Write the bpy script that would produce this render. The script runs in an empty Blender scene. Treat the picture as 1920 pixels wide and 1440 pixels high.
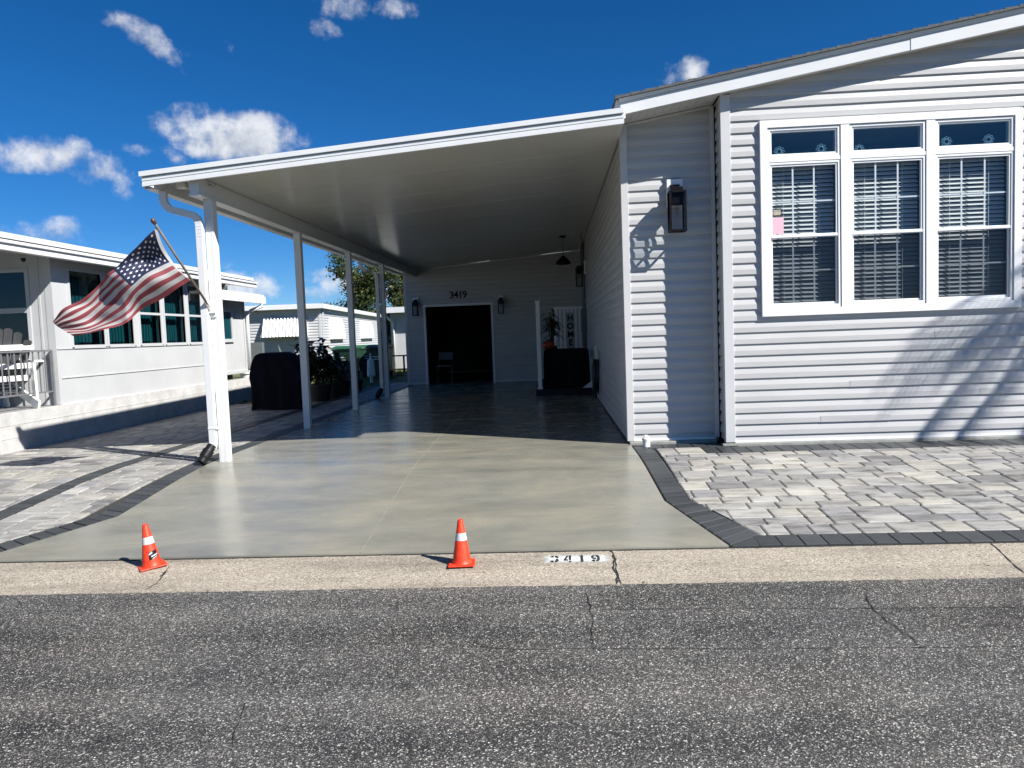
import bpy, bmesh, math, random
from math import radians, sin, cos, pi, sqrt, atan2, exp
from mathutils import Vector, Matrix
random.seed(7)
S = bpy.context.scene
COL = S.collection

# ------------------------------------------------------------------ camera
F_PX, YAW, PITCH, ROLL, EYE = 1390.0, radians(3.31), radians(3.82), radians(-2.13), 1.25
_f = Vector((-sin(YAW)*cos(PITCH), cos(YAW)*cos(PITCH), -sin(PITCH)))
_r = Vector((cos(YAW), sin(YAW), 0)); _u = _r.cross(_f)
_r2 = _r*cos(ROLL)+_u*sin(ROLL); _u2 = -_r*sin(ROLL)+_u*cos(ROLL)
cd = bpy.data.cameras.new('camera'); cam = bpy.data.objects.new('camera', cd); COL.objects.link(cam)
cd.sensor_width = 36; cd.lens = F_PX/1920*36; cd.clip_end = 3000; cd.clip_start = .05
cam.matrix_world = Matrix(((_r2.x, _u2.x, -_f.x, 0), (_r2.y, _u2.y, -_f.y, 0), (_r2.z, _u2.z, -_f.z, EYE), (0, 0, 0, 1)))
S.camera = cam
def ray(px, py): return _r2*((px-960)/F_PX)+_u2*(-(py-720)/F_PX)+_f
def at(px, py, Y):
    d = ray(px, py); d = d*(Y/d.y); return Vector((d.x, d.y, d.z+EYE))

# ------------------------------------------------------------------ materials
def nd(nt, t, **k):
    n = nt.nodes.new(t)
    for a, b in k.items():
        if hasattr(n, a): setattr(n, a, b)
        else: n.inputs[a].default_value = b
    return n
def newmat(name):
    m = bpy.data.materials.new(name); m.use_nodes = True
    nt = m.node_tree; p = nt.nodes['Principled BSDF']
    return m, nt, p, nt.links.new
def ramp(nt, stops, interp='LINEAR'):
    r = nt.nodes.new('ShaderNodeValToRGB'); e = r.color_ramp.elements; r.color_ramp.interpolation = interp
    while len(e) < len(stops): e.new(.5)
    for i, (p, c) in enumerate(stops):
        e[i].position = p; e[i].color = (c[0], c[1], c[2], 1) if len(c) == 3 else c
    return r
def coords(nt, scale=(1, 1, 1), rot=(0, 0, 0)):
    tc = nt.nodes.new('ShaderNodeTexCoord'); mp = nt.nodes.new('ShaderNodeMapping')
    mp.inputs['Scale'].default_value = scale; mp.inputs['Rotation'].default_value = rot
    nt.links.new(tc.outputs['Object'], mp.inputs['Vector']); return mp.outputs[0]
def M(name, col, rough=.5, var=.12, scale=6, bump=0, bscale=40, metal=0, stretch=(1, 1, 1), spec=.5, trans=0):
    m, nt, p, L = newmat(name)
    v = coords(nt, stretch)
    n = nd(nt, 'ShaderNodeTexNoise', Scale=scale, Detail=6.0, Roughness=.6); L(v, n.inputs['Vector'])
    lo = tuple(c*(1-var) for c in col); hi = tuple(min(1, c*(1+var)) for c in col)
    r = ramp(nt, [(.3, lo), (.7, hi)]); L(n.outputs['Fac'], r.inputs[0]); L(r.outputs[0], p.inputs['Base Color'])
    p.inputs['Roughness'].default_value = rough; p.inputs['Metallic'].default_value = metal
    p.inputs['Specular IOR Level'].default_value = spec
    if bump:
        b = nd(nt, 'ShaderNodeBump', Strength=bump, Distance=.01)
        n2 = nd(nt, 'ShaderNodeTexNoise', Scale=bscale, Detail=5.0); L(v, n2.inputs['Vector'])
        L(n2.outputs['Fac'], b.inputs['Height']); L(b.outputs[0], p.inputs['Normal'])
    if trans:
        out = nt.nodes['Material Output']; t = nd(nt, 'ShaderNodeBsdfTranslucent'); mx = nd(nt, 'ShaderNodeMixShader', Fac=trans)
        L(r.outputs[0], t.inputs['Color']); L(p.outputs[0], mx.inputs[1]); L(t.outputs[0], mx.inputs[2]); L(mx.outputs[0], out.inputs[0])
    return m
def glass(name, tint, ior=1.5, rough=.02):
    m, nt, p, L = newmat(name); nt.nodes.remove(p)
    out = nt.nodes['Material Output']
    t = nd(nt, 'ShaderNodeBsdfTransparent'); t.inputs[0].default_value = (*tint, 1)
    g = nd(nt, 'ShaderNodeBsdfGlossy', Roughness=rough); lw = nd(nt, 'ShaderNodeLayerWeight', Blend=.5); r0 = ((ior-1)/(ior+1))**2
    pw = nd(nt, 'ShaderNodeMath', operation='POWER'); pw.inputs[1].default_value = 5; L(lw.outputs['Facing'], pw.inputs[0])
    fr = nd(nt, 'ShaderNodeMath', operation='MULTIPLY_ADD'); fr.inputs[1].default_value = 1-r0; fr.inputs[2].default_value = r0; L(pw.outputs[0], fr.inputs[0])
    n = nd(nt, 'ShaderNodeTexNoise', Scale=1.6, Detail=1.0); L(coords(nt), n.inputs['Vector'])
    b = nd(nt, 'ShaderNodeBump', Strength=.06, Distance=.05); L(n.outputs['Fac'], b.inputs['Height']); L(b.outputs[0], g.inputs['Normal'])
    mx = nd(nt, 'ShaderNodeMixShader'); L(fr.outputs[0], mx.inputs[0]); L(t.outputs[0], mx.inputs[1]); L(g.outputs[0], mx.inputs[2]); L(mx.outputs[0], out.inputs[0])
    return m
MAT = {}
MAT['siding'] = M('siding_vinyl', (.465, .460, .455), .45, .07, 1.4, .05, 220, stretch=(1, 1, 8))
MAT['trim'] = M('white_trim', (.82, .82, .81), .4, .03, 4)
MAT['alum'] = M('white_aluminium', (.67, .675, .675), .33, .04, 3)
MAT['ceiling'] = M('roof_pan_underside', (.58, .58, .55), .2, .04, 2)
MAT['soffit'] = M('vented_soffit', (.62, .62, .62), .5, .04, 5)
MAT['shingle'] = M('asphalt_shingle', (.09, .095, .10), .9, .35, 40, .4, 90)
MAT['conc_edge'] = M('foundation_concrete', (.30, .30, .27), .7, .2, 9, .15, 80)
MAT['black'] = M('black_metal', (.008, .008, .010), .5, .2, 12, spec=.08)
MAT['plastic_black'] = M('black_plastic', (.009, .009, .010), .45, .2, 12, spec=.25)
MAT['cover'] = M('cover_fabric', (.004, .0045, .008), .8, .3, 7, .3, 30, spec=.15)
MAT['navy'] = M('navy_panel', (.007, .009, .017), .6, .2, 6, spec=.3)
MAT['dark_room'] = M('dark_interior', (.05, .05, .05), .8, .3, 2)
MAT['room'] = M('room_wall', (.42, .41, .39), .8, .15, 2)
MAT['blind'] = M('blind_slat', (.74, .735, .72), .5, .04, 5, trans=.3)
MAT['screen_bar'] = M('grille_bar', (.72, .73, .73), .4, .04, 5)
MAT['nb_white'] = M('painted_panel_white', (.46, .465, .47), .55, .06, 1.6, .05, 30)
MAT['nb_rough'] = M('painted_skirting', (.47, .46, .445), .8, .16, 5, .5, 22)
MAT['nb_trim'] = M('painted_window_frame', (.47, .48, .49), .45, .04, 4)
MAT['roof_white'] = M('white_roof_coating', (.52, .53, .54), .6, .10, 4)
MAT['seam'] = M('dark_seam', (.018, .018, .018), .8, .3, 9)
MAT['wood_pole'] = M('weathered_pole', (.13, .105, .085), .6, .35, 30, stretch=(1, 1, .1))
MAT['flag_red'] = M('flag_red', (.25, .05, .06), .75, .12, 5, .1, 60, trans=.3)
MAT['flag_white'] = M('flag_white', (.46, .445, .44), .75, .08, 5, .1, 60, trans=.3)
MAT['flag_blue'] = M('flag_blue', (.012, .017, .055), .75, .12, 5, .1, 60, trans=.15)
MAT['star'] = M('flag_star', (.58, .58, .58), .7, .05, 9)
MAT['orange'] = M('cone_orange', (.70, .042, .010), .5, .22, 26, .15, 60)
MAT['reflective'] = M('reflective_collar', (.55, .545, .57), .4, .10, 60)
MAT['paint_black'] = M('stencil_paint', (.02, .022, .022), .7, .5, 80)
MAT['white_plastic'] = M('white_plastic', (.80, .79, .75), .4, .06, 7)
MAT['green_bin'] = M('green_bin_plastic', (.012, .045, .028), .45, .2, 5)
MAT['green_lid'] = M('green_bin_lid', (.025, .10, .045), .4, .2, 5)
MAT['yellow_lid'] = M('ochre_bin_lid', (.10, .09, .02), .45, .2, 5)
MAT['grey_rail'] = M('grey_railing_metal', (.16, .16, .17), .45, .15, 10)
MAT['slat_grey'] = M('charcoal_slat', (.055, .057, .062), .6, .2, 12, stretch=(1, 1, .2))
MAT['terracotta'] = M('dark_pot', (.018, .016, .015), .6, .3, 8)
MAT['soil'] = M('potting_soil', (.02, .014, .01), .95, .4, 40)
MAT['pumpkin'] = M('pumpkin_red', (.35, .035, .012), .45, .2, 8)
MAT['leaf_dark'] = None
MAT['pink'] = M('pink_paper', (.74, .45, .53), .8, .05, 20)
MAT['tan'] = M('tan_print', (.42, .36, .27), .7, .35, 160)
MAT['crystal'] = M('glass_flower', (.62, .72, .76), .08, .2, 40)
MAT['steel'] = M('galvanised', (.35, .36, .37), .4, .15, 12, metal=.7)
MAT['util_grey'] = M('utility_grey', (.13, .14, .14), .5, .15, 8)
MAT['hose'] = M('dark_hose', (.012, .016, .018), .4, .3, 12)
MAT['bark'] = M('bark', (.09, .07, .055), .9, .4, 12, .6, 30)
MAT['glass_clear'] = glass('window_glass', (.90, .94, .95), 1.55)
MAT['glass_transom'] = glass('transom_glass', (.42, .55, .62), 2.0)
MAT['glass_screen'] = glass('screened_glass', (.58, .59, .62), 1.3, .3)
MAT['glass_teal'] = glass('teal_tinted_glass', (.12, .34, .37), 1.7)
MAT['glass_lamp'] = glass('lantern_glass', (.88, .89, .90), 1.15)

def island_mat(name, stops, rough, streak=.35, bump=.2, sx=(3, 14, 3), spec=.4):
    m, nt, p, L = newmat(name)
    g = nd(nt, 'ShaderNodeNewGeometry'); r = ramp(nt, stops); L(g.outputs['Random Per Island'], r.inputs[0])
    v = coords(nt, sx); a = nd(nt, 'ShaderNodeVectorMath', operation='ADD')
    c = nd(nt, 'ShaderNodeCombineXYZ'); ml = nd(nt, 'ShaderNodeMath', operation='MULTIPLY'); ml.inputs[1].default_value = 37.0
    L(g.outputs['Random Per Island'], ml.inputs[0]); L(ml.outputs[0], c.inputs[0]); L(ml.outputs[0], c.inputs[2])
    L(v, a.inputs[0]); L(c.outputs[0], a.inputs[1])
    n = nd(nt, 'ShaderNodeTexNoise', Scale=1.0, Detail=8.0, Roughness=.65); L(a.outputs[0], n.inputs['Vector'])
    n3 = nd(nt, 'ShaderNodeTexNoise', Scale=260.0, Detail=2.0); L(coords(nt), n3.inputs['Vector'])
    rr = ramp(nt, [(.28, (1-streak*1.25,)*3), (.5, (1, 1, 1)), (.72, (1+streak*.6,)*3)]); L(n.outputs['Fac'], rr.inputs[0])
    r3 = ramp(nt, [(.3, (.82,)*3), (.7, (1.15,)*3)]); L(n3.outputs['Fac'], r3.inputs[0])
    mx = nd(nt, 'ShaderNodeMix', data_type='RGBA', blend_type='MULTIPLY'); mx.inputs[0].default_value = 1
    L(r.outputs[0], mx.inputs[6]); L(rr.outputs[0], mx.inputs[7])
    m2 = nd(nt, 'ShaderNodeMix', data_type='RGBA', blend_type='MULTIPLY'); m2.inputs[0].default_value = 1
    L(mx.outputs[2], m2.inputs[6]); L(r3.outputs[0], m2.inputs[7]); L(m2.outputs[2], p.inputs['Base Color'])
    p.inputs['Roughness'].default_value = rough; p.inputs['Specular IOR Level'].default_value = spec
    b = nd(nt, 'ShaderNodeBump', Strength=bump, Distance=.004); L(n3.outputs['Fac'], b.inputs['Height']); L(b.outputs[0], p.inputs['Normal'])
    return m
MAT['paver'] = island_mat('grey_paver', [(0, (0.174, 0.1679, 0.1653)), (.25, (0.261, 0.2506, 0.2332)), (.5, (0.348, 0.335, 0.3088)), (.7, (0.2349, 0.2279, 0.2279)), (.85, (0.3132, 0.2958, 0.261)), (1, (0.3828, 0.3654, 0.3219))], .55, .55, .3, (3.2, 12, 3))
MAT['paver_dark'] = island_mat('charcoal_paver', [(0, (0.03132, 0.0348, 0.03741)), (1, (0.05394, 0.05829, 0.0609))], .5, .18, .25, (9, 9, 9))
def leafmat(name, cols, trans=.25, rough=.5):
    m, nt, p, L = newmat(name)
    g = nd(nt, 'ShaderNodeNewGeometry'); r = ramp(nt, [(i/(len(cols)-1), c) for i, c in enumerate(cols)])
    L(g.outputs['Random Per Island'], r.inputs[0]); L(r.outputs[0], p.inputs['Base Color']); p.inputs['Roughness'].default_value = rough
    out = nt.nodes['Material Output']; t = nd(nt, 'ShaderNodeBsdfTranslucent'); mx = nd(nt, 'ShaderNodeMixShader', Fac=trans)
    L(r.outputs[0], t.inputs['Color']); L(p.outputs[0], mx.inputs[1]); L(t.outputs[0], mx.inputs[2]); L(mx.outputs[0], out.inputs[0])
    return m
MAT['leaf_oak'] = leafmat('oak_leaf', [(.022, .042, .012), (.04, .066, .016), (.075, .10, .02), (.13, .13, .028)], .35)
MAT['leaf_dark'] = leafmat('glossy_dark_leaf', [(.010, .020, .010), (.02, .04, .015), (.035, .055, .02)], .15, .35)
MAT['leaf_mid'] = leafmat('garden_leaf', [(.03, .06, .02), (.06, .10, .03), (.09, .12, .045)], .25)
MAT['leaf_agave'] = leafmat('agave_leaf', [(.06, .09, .05), (.11, .14, .09)], .1)
MAT['palm'] = leafmat('palm_leaflet', [(.04, .07, .02), (.08, .11, .03)], .2)
MAT['grass'] = leafmat('grass_blade', [(.05, .08, .018), (.10, .12, .03), (.17, .15, .06)], .3)

def ground_mat(name, stops, scale, fine, rough=.9, bump=.5):
    m, nt, p, L = newmat(name); v = coords(nt)
    n = nd(nt, 'ShaderNodeTexNoise', Scale=scale, Detail=8.0, Roughness=.65); L(v, n.inputs['Vector'])
    n2 = nd(nt, 'ShaderNodeTexNoise', Scale=fine, Detail=4.0); L(v, n2.inputs['Vector'])
    mx = nd(nt, 'ShaderNodeMath', operation='ADD'); L(n.outputs['Fac'], mx.inputs[0]); L(n2.outputs['Fac'], mx.inputs[1])
    h = nd(nt, 'ShaderNodeMath', operation='MULTIPLY'); h.inputs[1].default_value = .5; L(mx.outputs[0], h.inputs[0])
    r = ramp(nt, stops); L(h.outputs[0], r.inputs[0]); L(r.outputs[0], p.inputs['Base Color']); p.inputs['Roughness'].default_value = rough
    b = nd(nt, 'ShaderNodeBump', Strength=bump, Distance=.02); L(n2.outputs['Fac'], b.inputs['Height']); L(b.outputs[0], p.inputs['Normal'])
    return m
MAT['lawn'] = ground_mat('lawn', [(.35, (.05, .065, .02)), (.5, (.09, .10, .03)), (.62, (.20, .17, .10)), (.72, (.34, .29, .22))], 1.3, 26)
MAT['ground'] = ground_mat('terrain', [(.35, (.06, .075, .025)), (.55, (.10, .11, .04)), (.7, (.20, .18, .10))], .4, 12)

def asphalt():
    m, nt, p, L = newmat('asphalt'); v = coords(nt)
    def stones(sc, off):
        w = nd(nt, 'ShaderNodeVectorMath', operation='ADD'); w.inputs[1].default_value = off; L(v, w.inputs[0])
        d = nd(nt, 'ShaderNodeTexVoronoi', feature='DISTANCE_TO_EDGE', Scale=sc); L(w.outputs[0], d.inputs['Vector'])
        c = nd(nt, 'ShaderNodeTexVoronoi', feature='F1', Scale=sc); L(w.outputs[0], c.inputs['Vector'])
        s = nd(nt, 'ShaderNodeSeparateColor'); L(c.outputs['Color'], s.inputs[0])
        return d.outputs['Distance'], s.outputs[0], s.outputs[1]
    d1, a1, b1 = stones(155.0, (0, 0, 0)); d2, a2, b2 = stones(270.0, (3.3, 1.7, .4))
    big = nd(nt, 'ShaderNodeTexNoise', Scale=.9, Detail=5.0, Roughness=.6); L(v, big.inputs['Vector'])
    st = nd(nt, 'ShaderNodeTexNoise', Scale=1.0, Detail=4.0); L(coords(nt, (.16, 3.2, 1)), st.inputs['Vector'])
    def math(op, a, b):
        n = nd(nt, 'ShaderNodeMath', operation=op)
        for i, x in enumerate((a, b)):
            if hasattr(x, 'links'): L(x, n.inputs[i])
            else: n.inputs[i].default_value = x
        return n.outputs[0]
    wear = math('ADD', math('MULTIPLY', big.outputs['Fac'], .5), math('MULTIPLY', st.outputs['Fac'], .5))   # .3 .. .7
    def layer(d, a, edge, thr):
        lim = math('ADD', thr, math('MULTIPLY', math('SUBTRACT', wear, .5), -1.25))
        pick = math('GREATER_THAN', a, lim)
        e = nd(nt, 'ShaderNodeMapRange'); e.inputs[1].default_value = edge*.3; e.inputs[2].default_value = edge; L(d, e.inputs[0])
        return math('MULTIPLY', pick, e.outputs[0])
    m1 = layer(d1, a1, .10, .66); m2 = layer(d2, a2, .11, .62)
    bin_ = ramp(nt, [(.36, (0.0148, 0.0168, 0.01764)), (.62, (0.04872, 0.04788, 0.04704))]); L(wear, bin_.inputs[0])
    c1 = ramp(nt, [(0, (0.0756, 0.0714, 0.0672)), (.40, (0.1428, 0.1344, 0.126)), (.72, (0.2856, 0.2688, 0.2436)), (1, (0.6552, 0.63, 0.5796))]); L(b1, c1.inputs[0])
    c2 = ramp(nt, [(0, (0.0588, 0.05712, 0.0546)), (.6, (0.126, 0.1218, 0.1151)), (1, (0.42, 0.4032, 0.3696))]); L(b2, c2.inputs[0])
    x1 = nd(nt, 'ShaderNodeMix', data_type='RGBA'); L(m2, x1.inputs[0]); L(bin_.outputs[0], x1.inputs[6]); L(c2.outputs[0], x1.inputs[7])
    x2 = nd(nt, 'ShaderNodeMix', data_type='RGBA'); L(m1, x2.inputs[0]); L(x1.outputs[2], x2.inputs[6]); L(c1.outputs[0], x2.inputs[7])
    tn = nd(nt, 'ShaderNodeTexNoise', Scale=.55, Detail=4.0, Roughness=.7); L(coords(nt, (1, 1.6, 1), (0, 0, .4)), tn.inputs['Vector'])
    tr = ramp(nt, [(.30, (.80, .82, .86)), (.46, (1, 1, 1)), (.58, (1.03, 1.0, .98)), (.70, (1.12, 1.0, 1.02))]); L(tn.outputs['Fac'], tr.inputs[0])
    sp = nd(nt, 'ShaderNodeTexNoise', Scale=3.1, Detail=3.0, Roughness=.5); L(coords(nt), sp.inputs['Vector'])
    sr = ramp(nt, [(.24, (.45, .45, .45)), (.33, (1, 1, 1))]); L(sp.outputs['Fac'], sr.inputs[0])
    xa = nd(nt, 'ShaderNodeMix', data_type='RGBA', blend_type='MULTIPLY'); xa.inputs[0].default_value = 1; L(x2.outputs[2], xa.inputs[6]); L(tr.outputs[0], xa.inputs[7])
    xb = nd(nt, 'ShaderNodeMix', data_type='RGBA', blend_type='MULTIPLY'); xb.inputs[0].default_value = 1; L(xa.outputs[2], xb.inputs[6]); L(sr.outputs[0], xb.inputs[7])
    L(xb.outputs[2], p.inputs['Base Color']); p.inputs['Roughness'].default_value = .8; p.inputs['Specular IOR Level'].default_value = .3
    h = math('ADD', m1, math('MULTIPLY', m2, .6))
    b = nd(nt, 'ShaderNodeBump', Strength=.7, Distance=.004); L(h, b.inputs['Height']); L(b.outputs[0], p.inputs['Normal'])
    return m
MAT['asphalt'] = asphalt()
def aggregate():
    m, nt, p, L = newmat('exposed_aggregate'); v = coords(nt)
    c = nd(nt, 'ShaderNodeTexVoronoi', feature='F1', Scale=150.0); L(v, c.inputs['Vector'])
    s = nd(nt, 'ShaderNodeSeparateColor'); L(c.outputs['Color'], s.inputs[0])
    r = ramp(nt, [(0, (0.1118, 0.0903, 0.0645)), (.10, (0.2064, 0.172, 0.1333)), (.45, (0.3182, 0.2752, 0.215)), (.85, (0.3956, 0.3526, 0.2838)), (1, (0.5332, 0.4902, 0.4128))]); L(s.outputs[0], r.inputs[0])
    n = nd(nt, 'ShaderNodeTexNoise', Scale=1.4, Detail=7.0, Roughness=.65); L(coords(nt, (.5, 3, 1)), n.inputs['Vector'])
    rr = ramp(nt, [(.3, (.58, .57, .56)), (.52, (1, 1, 1)), (.75, (1.16, 1.14, 1.12))]); L(n.outputs['Fac'], rr.inputs[0])
    mx = nd(nt, 'ShaderNodeMix', data_type='RGBA', blend_type='MULTIPLY'); mx.inputs[0].default_value = 1
    L(r.outputs[0], mx.inputs[6]); L(rr.outputs[0], mx.inputs[7]); L(mx.outputs[2], p.inputs['Base Color'])
    p.inputs['Roughness'].default_value = .85
    b = nd(nt, 'ShaderNodeBump', Strength=.6, Distance=.003); L(c.outputs['Distance'], b.inputs['Height']); b.invert = True; L(b.outputs[0], p.inputs['Normal'])
    return m
MAT['aggregate'] = aggregate()
def slabmat():
    m, nt, p, L = newmat('stained_concrete')
    n = nd(nt, 'ShaderNodeTexNoise', Scale=1.2, Detail=10.0, Roughness=.68, Distortion=.4); L(coords(nt, (.8, 1.4, 1)), n.inputs['Vector'])
    s = nd(nt, 'ShaderNodeTexNoise', Scale=1.0, Detail=8.0, Roughness=.7); L(coords(nt, (.9, 3.4, 1)), s.inputs['Vector'])
    r = ramp(nt, [(.30, (0.1744, 0.1725, 0.1479)), (.45, (0.2142, 0.2080, 0.1754)), (.56, (0.2448, 0.2325, 0.1877)), (.68, (0.2846, 0.2600, 0.2030))]); L(n.outputs['Fac'], r.inputs[0])
    rr = ramp(nt, [(.30, (.80, .81, .81)), (.5, (1, 1, 1)), (.72, (1.10, 1.09, 1.07))]); L(s.outputs['Fac'], rr.inputs[0])
    mx = nd(nt, 'ShaderNodeMix', data_type='RGBA', blend_type='MULTIPLY'); mx.inputs[0].default_value = 1
    L(r.outputs[0], mx.inputs[6]); mx.inputs[0].default_value = .8; L(rr.outputs[0], mx.inputs[7]); L(mx.outputs[2], p.inputs['Base Color'])
    q = ramp(nt, [(.35, (.16,)*3), (.65, (.32,)*3)]); L(s.outputs['Fac'], q.inputs[0]); L(q.outputs[0], p.inputs['Roughness'])
    w = nd(nt, 'ShaderNodeTexNoise', Scale=2.2, Detail=2.0); L(coords(nt), w.inputs['Vector'])
    b = nd(nt, 'ShaderNodeBump', Strength=.12, Distance=.02); L(w.outputs['Fac'], b.inputs['Height']); L(b.outputs[0], p.inputs['Normal'])
    p.inputs['Specular IOR Level'].default_value = .5
    return m
MAT['slab'] = slabmat()
def patch_mat():
    m, nt, p, L = newmat('worn_white_paint'); v = coords(nt)
    n = nd(nt, 'ShaderNodeTexNoise', Scale=34.0, Detail=6.0, Roughness=.7); L(v, n.inputs['Vector'])
    tc = nd(nt, 'ShaderNodeTexCoord'); sp = nd(nt, 'ShaderNodeSeparateXYZ'); L(tc.outputs['Generated'], sp.inputs[0])
    def edge(o, w):
        a = nd(nt, 'ShaderNodeMath', operation='PINGPONG'); a.inputs[1].default_value = .5; L(o, a.inputs[0])
        b = nd(nt, 'ShaderNodeMapRange'); b.inputs[1].default_value = 0; b.inputs[2].default_value = w; L(a.outputs[0], b.inputs[0]); return b.outputs[0]
    mn = nd(nt, 'ShaderNodeMath', operation='MINIMUM'); L(edge(sp.outputs[0], .22), mn.inputs[0]); L(edge(sp.outputs[1], .42), mn.inputs[1])
    ad = nd(nt, 'ShaderNodeMath', operation='ADD'); L(mn.outputs[0], ad.inputs[0]); L(n.outputs['Fac'], ad.inputs[1])
    st = nd(nt, 'ShaderNodeMapRange'); st.inputs[1].default_value = .80; st.inputs[2].default_value = 1.5; L(ad.outputs[0], st.inputs[0])
    p.inputs['Base Color'].default_value = (.66, .68, .66, 1); p.inputs['Roughness'].default_value = .8
    L(st.outputs[0], p.inputs['Alpha']); return m
MAT['patch'] = patch_mat()

# ------------------------------------------------------------------ mesh helpers
ROOT = {}
class MB:
    def __init__(s): s.v = []; s.f = []; s.mi = []; s.cur = 0
    def add(s, vs, fs):
        n = len(s.v); s.v += [Vector(v) for v in vs]
        for f in fs: s.f.append([i+n for i in f]); s.mi.append(s.cur)
    def poly(s, vs): s.add(vs, [range(len(vs))])
    def box(s, x0, x1, y0, y1, z0, z1):
        s.add([(x0, y0, z0), (x1, y0, z0), (x1, y1, z0), (x0, y1, z0), (x0, y0, z1), (x1, y0, z1), (x1, y1, z1), (x0, y1, z1)],
              [(0, 3, 2, 1), (4, 5, 6, 7), (0, 1, 5, 4), (1, 2, 6, 5), (2, 3, 7, 6), (3, 0, 4, 7)])
    def prism(s, pts, d):            # planar polygon extruded along vector d
        n = len(pts); d = Vector(d); P = [Vector(p) for p in pts]
        s.add(P+[p+d for p in P], [list(range(n))[::-1], list(range(n, 2*n))]+[(i, (i+1) % n, n+(i+1) % n, n+i) for i in range(n)])
    def bar(s, a, b, w, h=None, up=(0, 0, 1)):
        h = h or w; a = Vector(a); b = Vector(b); d = (b-a).normalized(); up = Vector(up)
        if abs(d.dot(up)) > .98: up = Vector((0, 1, 0))
        x = d.cross(up).normalized()*w/2; y = x.cross(d).normalized()*h/2
        s.prism([a-x-y, a+x-y, a+x+y, a-x+y], b-a)
    def sweep(s, pts, prof, closed_ends=True, radii=None, up=(0, 1, 0)):
        P = [Vector(p) for p in pts]; n = len(prof); rings = []
        for i, p in enumerate(P):
            t = (P[min(i+1, len(P)-1)]-P[max(i-1, 0)]).normalized(); u = Vector(up)
            if abs(t.dot(u)) > .95: u = Vector((1, 0, 0))
            x = t.cross(u).normalized(); y = x.cross(t).normalized(); k = radii[i] if radii else 1
            rings.append([p+x*a*k+y*b*k for a, b in prof])
        vs = [v for r in rings for v in r]; fs = []
        for i in range(len(P)-1):
            for j in range(n): fs.append((i*n+j, i*n+(j+1) % n, (i+1)*n+(j+1) % n, (i+1)*n+j))
        if closed_ends: fs += [list(range(n))[::-1], list(range((len(P)-1)*n, len(P)*n))]
        s.add(vs, fs)
    def tube(s, pts, r, n=8, radii=None, up=(0, 1, 0)):
        s.sweep(pts, [(r*cos(2*pi*i/n), r*sin(2*pi*i/n)) for i in range(n)], True, radii, up)
    def lathe(s, c, prof, n=24, cap=True, wob=None):
        c = Vector(c); vs = []; fs = []
        for r, z in prof:
            for i in range(n):
                a = 2*pi*i/n; k = wob(a) if wob else 1
                vs.append(c+Vector((r*k*cos(a), r*k*sin(a), z)))
        for j in range(len(prof)-1):
            for i in range(n): fs.append((j*n+i, j*n+(i+1) % n, (j+1)*n+(i+1) % n, (j+1)*n+i))
        if cap: fs += [list(range(n))[::-1], list(range((len(prof)-1)*n, len(prof)*n))]
        s.add(vs, fs)
    def build(s, name, mats, parent=None, smooth=False, bevel=0, origin=None):
        o0 = origin if origin is not None else (ROOT[parent.name] if parent else Vector((0, 0, 0)))
        me = bpy.data.meshes.new(name); me.from_pydata([v-Vector(o0) for v in s.v], [], s.f)
        if not isinstance(mats, (list, tuple)): mats = [mats]
        for m in mats: me.materials.append(m)
        if len(mats) > 1: me.polygons.foreach_set('material_index', s.mi)
        if smooth: me.polygons.foreach_set('use_smooth', [True]*len(me.polygons))
        me.validate(); me.update()
        o = bpy.data.objects.new(name, me); COL.objects.link(o)
        if parent: o.parent = parent
        else: o.location = o0
        ROOT[o.name] = Vector(o0)
        if bevel:
            b = o.modifiers.new('bevel', 'BEVEL'); b.width = bevel; b.segments = 2; b.limit_method = 'ANGLE'; b.angle_limit = radians(50)
        if smooth == 'auto':
            pass
        return o
def tag(o, label=None, cat=None, group=None, kind=None):
    if label: o['label'] = label
    if cat: o['category'] = cat
    if group: o['group'] = group
    if kind: o['kind'] = kind
    return o
def pane(mb, a0, a1, k, z0, z1, axis='y'):
    if axis == 'y': mb.poly([(a0, k, z0), (a1, k, z0), (a1, k, z1), (a0, k, z1)])
    else: mb.poly([(k, a0, z0), (k, a1, z0), (k, a1, z1), (k, a0, z1)])
def thing(name, loc, label, cat, group=None):
    o = bpy.data.objects.new(name, None); o.empty_display_size = .1; COL.objects.link(o)
    o.location = loc; ROOT[o.name] = Vector(loc); return tag(o, label, cat, group)
def box(name, mat, parent, *b, bevel=0):
    m = MB(); m.box(*b); return m.build(name, mat, parent, bevel=bevel)
def copy_tree(root, loc, rz, label):
    r = root.copy(); COL.objects.link(r); r.location = loc; r.rotation_euler = (0, 0, rz); r['label'] = label
    for ch in list(root.children):
        c = ch.copy(); COL.objects.link(c); c.parent = r
        for g in list(ch.children):
            d = g.copy(); COL.objects.link(d); d.parent = c
    return r
def text_mesh(mb, txt, size, place, depth=.0, sx=1.0, bold=.0):
    """fills mb with the letters of txt; place(x, y, z) maps letter space to the world"""
    cu = bpy.data.curves.new('t', 'FONT'); cu.body = txt; cu.size = size; cu.align_x = 'CENTER'; cu.align_y = 'CENTER'; cu.extrude = depth; cu.offset = bold
    ob = bpy.data.objects.new('t', cu); COL.objects.link(ob)
    dg = bpy.context.evaluated_depsgraph_get(); me = bpy.data.meshes.new_from_object(ob.evaluated_get(dg))
    mb.add([place(v.co.x*sx, v.co.y, v.co.z) for v in me.vertices], [list(p.vertices) for p in me.polygons])
    bpy.data.objects.remove(ob); bpy.data.meshes.remove(me); bpy.data.curves.remove(cu)

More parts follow.
